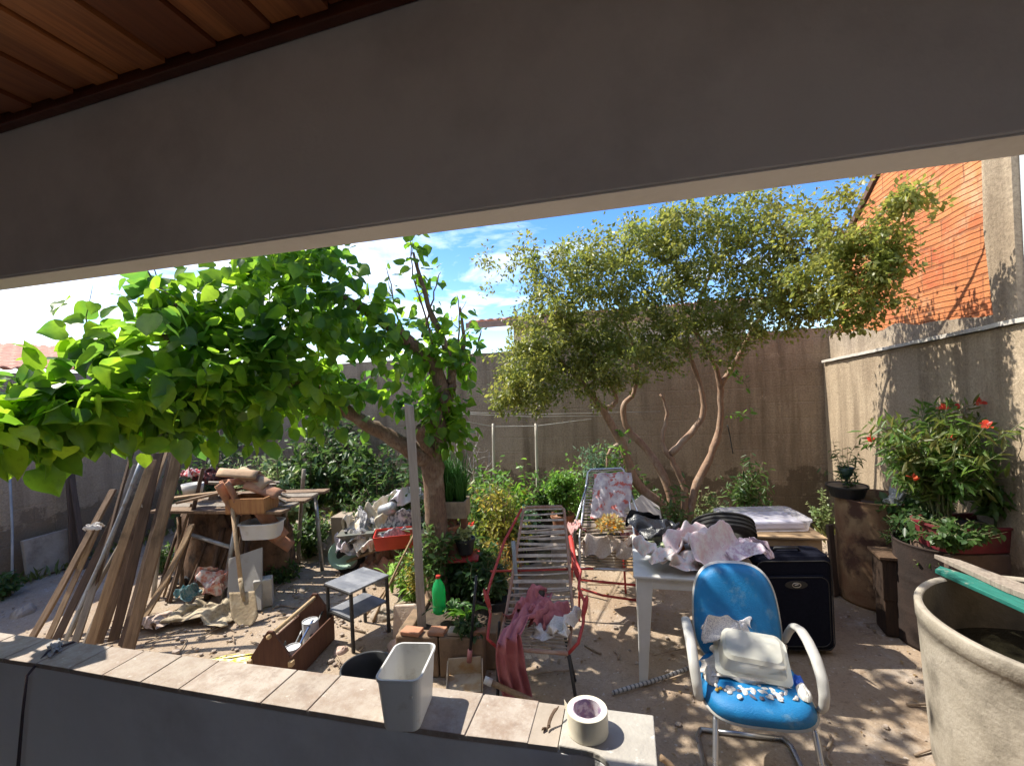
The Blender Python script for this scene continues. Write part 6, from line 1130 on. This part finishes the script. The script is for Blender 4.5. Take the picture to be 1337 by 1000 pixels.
# ================================================================== GROUND LITTER
g = MB(); rs = random.Random(15)
for k in range(170):
    x, y = (rs.gauss(-2.4, .9), rs.gauss(4.2, .7)) if k % 2 else (rs.uniform(-5, 3), rs.uniform(2, 6.5)); an = rs.uniform(0, 6.28); L_ = rs.uniform(.05, .28)
    g.tube([(x, y, .008), (x + L_ * .5 * math.cos(an) + rs.uniform(-.02, .02), y + L_ * .5 * math.sin(an), .014), (x + L_ * math.cos(an), y + L_ * math.sin(an), .008)], rs.uniform(.003, .008), 5)
o = P(g, 'fallen_twigs', M('twig_bark', (.24, .17, .12), (.36, .28, .2), .9, 20), smooth=True); o['kind'] = 'stuff'
wp_, wd_ = [], []
for k in range(420):
    q = k % 3
    if q == 0: f = RNG.uniform(0, 1); bpt = CL.lerp(CR, f) - V * RNG.uniform(.02, .35)
    elif q == 1: bpt = CL - V * RNG.uniform(0, 4.5) + U * RNG.uniform(.18, .4)
    else: bpt = CR - V * RNG.uniform(0, 3.2) - U * RNG.uniform(.02, .25)
    for _ in range(3): wp_.append((bpt.x + RNG.normal(0, .03), bpt.y + RNG.normal(0, .03), .005)); wd_.append((RNG.normal(0, .5), RNG.normal(0, .5), 1))
wd2 = leafmesh('wall_foot_weeds', wp_, wd_, .13 * RNG.uniform(.4, 1.4, len(wp_)), 'narrow', leafmat('weed', (.09, .13, .03), (.20, .19, .06), .3), None, (0, 0, 0)); wd2['kind'] = 'stuff'
lp, ld = [], []
for k in range(1500):
    x, y = random.uniform(-5.5, 3.3), random.uniform(1.4, 7.0)
    lp.append((x, y, .006 + random.uniform(0, .008))); a_ = random.uniform(0, 6.28); ld.append((math.cos(a_), math.sin(a_), random.uniform(-.1, .2)))
lt = leafmesh('leaf_litter', lp, ld, .035 * RNG.uniform(.5, 1.3, len(lp)), 'tiny', leafmat('dead_leaf', (.16, .10, .05), (.30, .22, .11), .2), None, (0, 0, 0), rollv=.2); lt['kind'] = 'stuff'
g = MB(); rs = random.Random(5)
for k in range(900):
    x, y = (rs.uniform(-5.2, 3.2), rs.uniform(1.5, 7)) if k % 3 else (rs.gauss(-1.9, .7), rs.gauss(4.0, .6)); s_ = rs.uniform(.006, .022) * (1 if k % 9 else 1.6)
    g.lathe([(0, -s_ * .4), (s_ * rs.uniform(.7, 1), -s_ * .1), (s_ * rs.uniform(.5, .9), s_ * rs.uniform(.2, .5)), (0, s_ * .55)], 6, (x, y, s_ * .3), Matrix.Rotation(rs.uniform(0, 6), 3, 'Z'))
o = P(g, 'pebbles', M('grit_stones', (.40, .33, .27), (.28, .22, .18), .95, 30)); o['kind'] = 'stuff'
for i, (px, py, s_, l, m) in enumerate([(300, 760, .10, 'grey stone beside the white panel', CEM), (372, 748, .07, 'pale broken brick near the low weed patch', M('pale_brick', (.55, .40, .33), (.45, .3, .24))), (395, 770, .05, 'small pale rubble lump in the middle of the path', CEM), (500, 805, .12, 'brown lump of broken cement by the side stand', CEM), (445, 850, .06, 'pink scrap of brick next to the bucket', MATS['pale_brick']), (30, 800, .12, 'flat cement chunk near the left end of the parapet', CEM), (520, 845, .09, 'rubble piece at the left of the raised bed', MATS['pale_brick'])]):
    heap('stone', l, 'stone', gp(px, py) - Vector((0, 0, .004)), s_, s_ * .7, s_ * .7, m, i, 130 + i, .25, 2)

# pieces that belong to a part become its sub-parts
for child, holder in (('rim', 'tyre'), ('emblem', 'emblem_plate'), ('tread', 'carcass'), ('knob', 'box'), ('zip', 'front_pocket'), ('loose_end', 'tape'), ('pivot_boss', 'shell'), ('cap', 'stick')):
    for o in [x for x in bpy.data.objects if x.name.split('.')[0] == child and x.parent is not None and x.location.length < 1e-6]:
        h_ = [x for x in o.parent.children if x.name.split('.')[0] == holder and x.location.length < 1e-6]
        if h_: o.parent = h_[0]
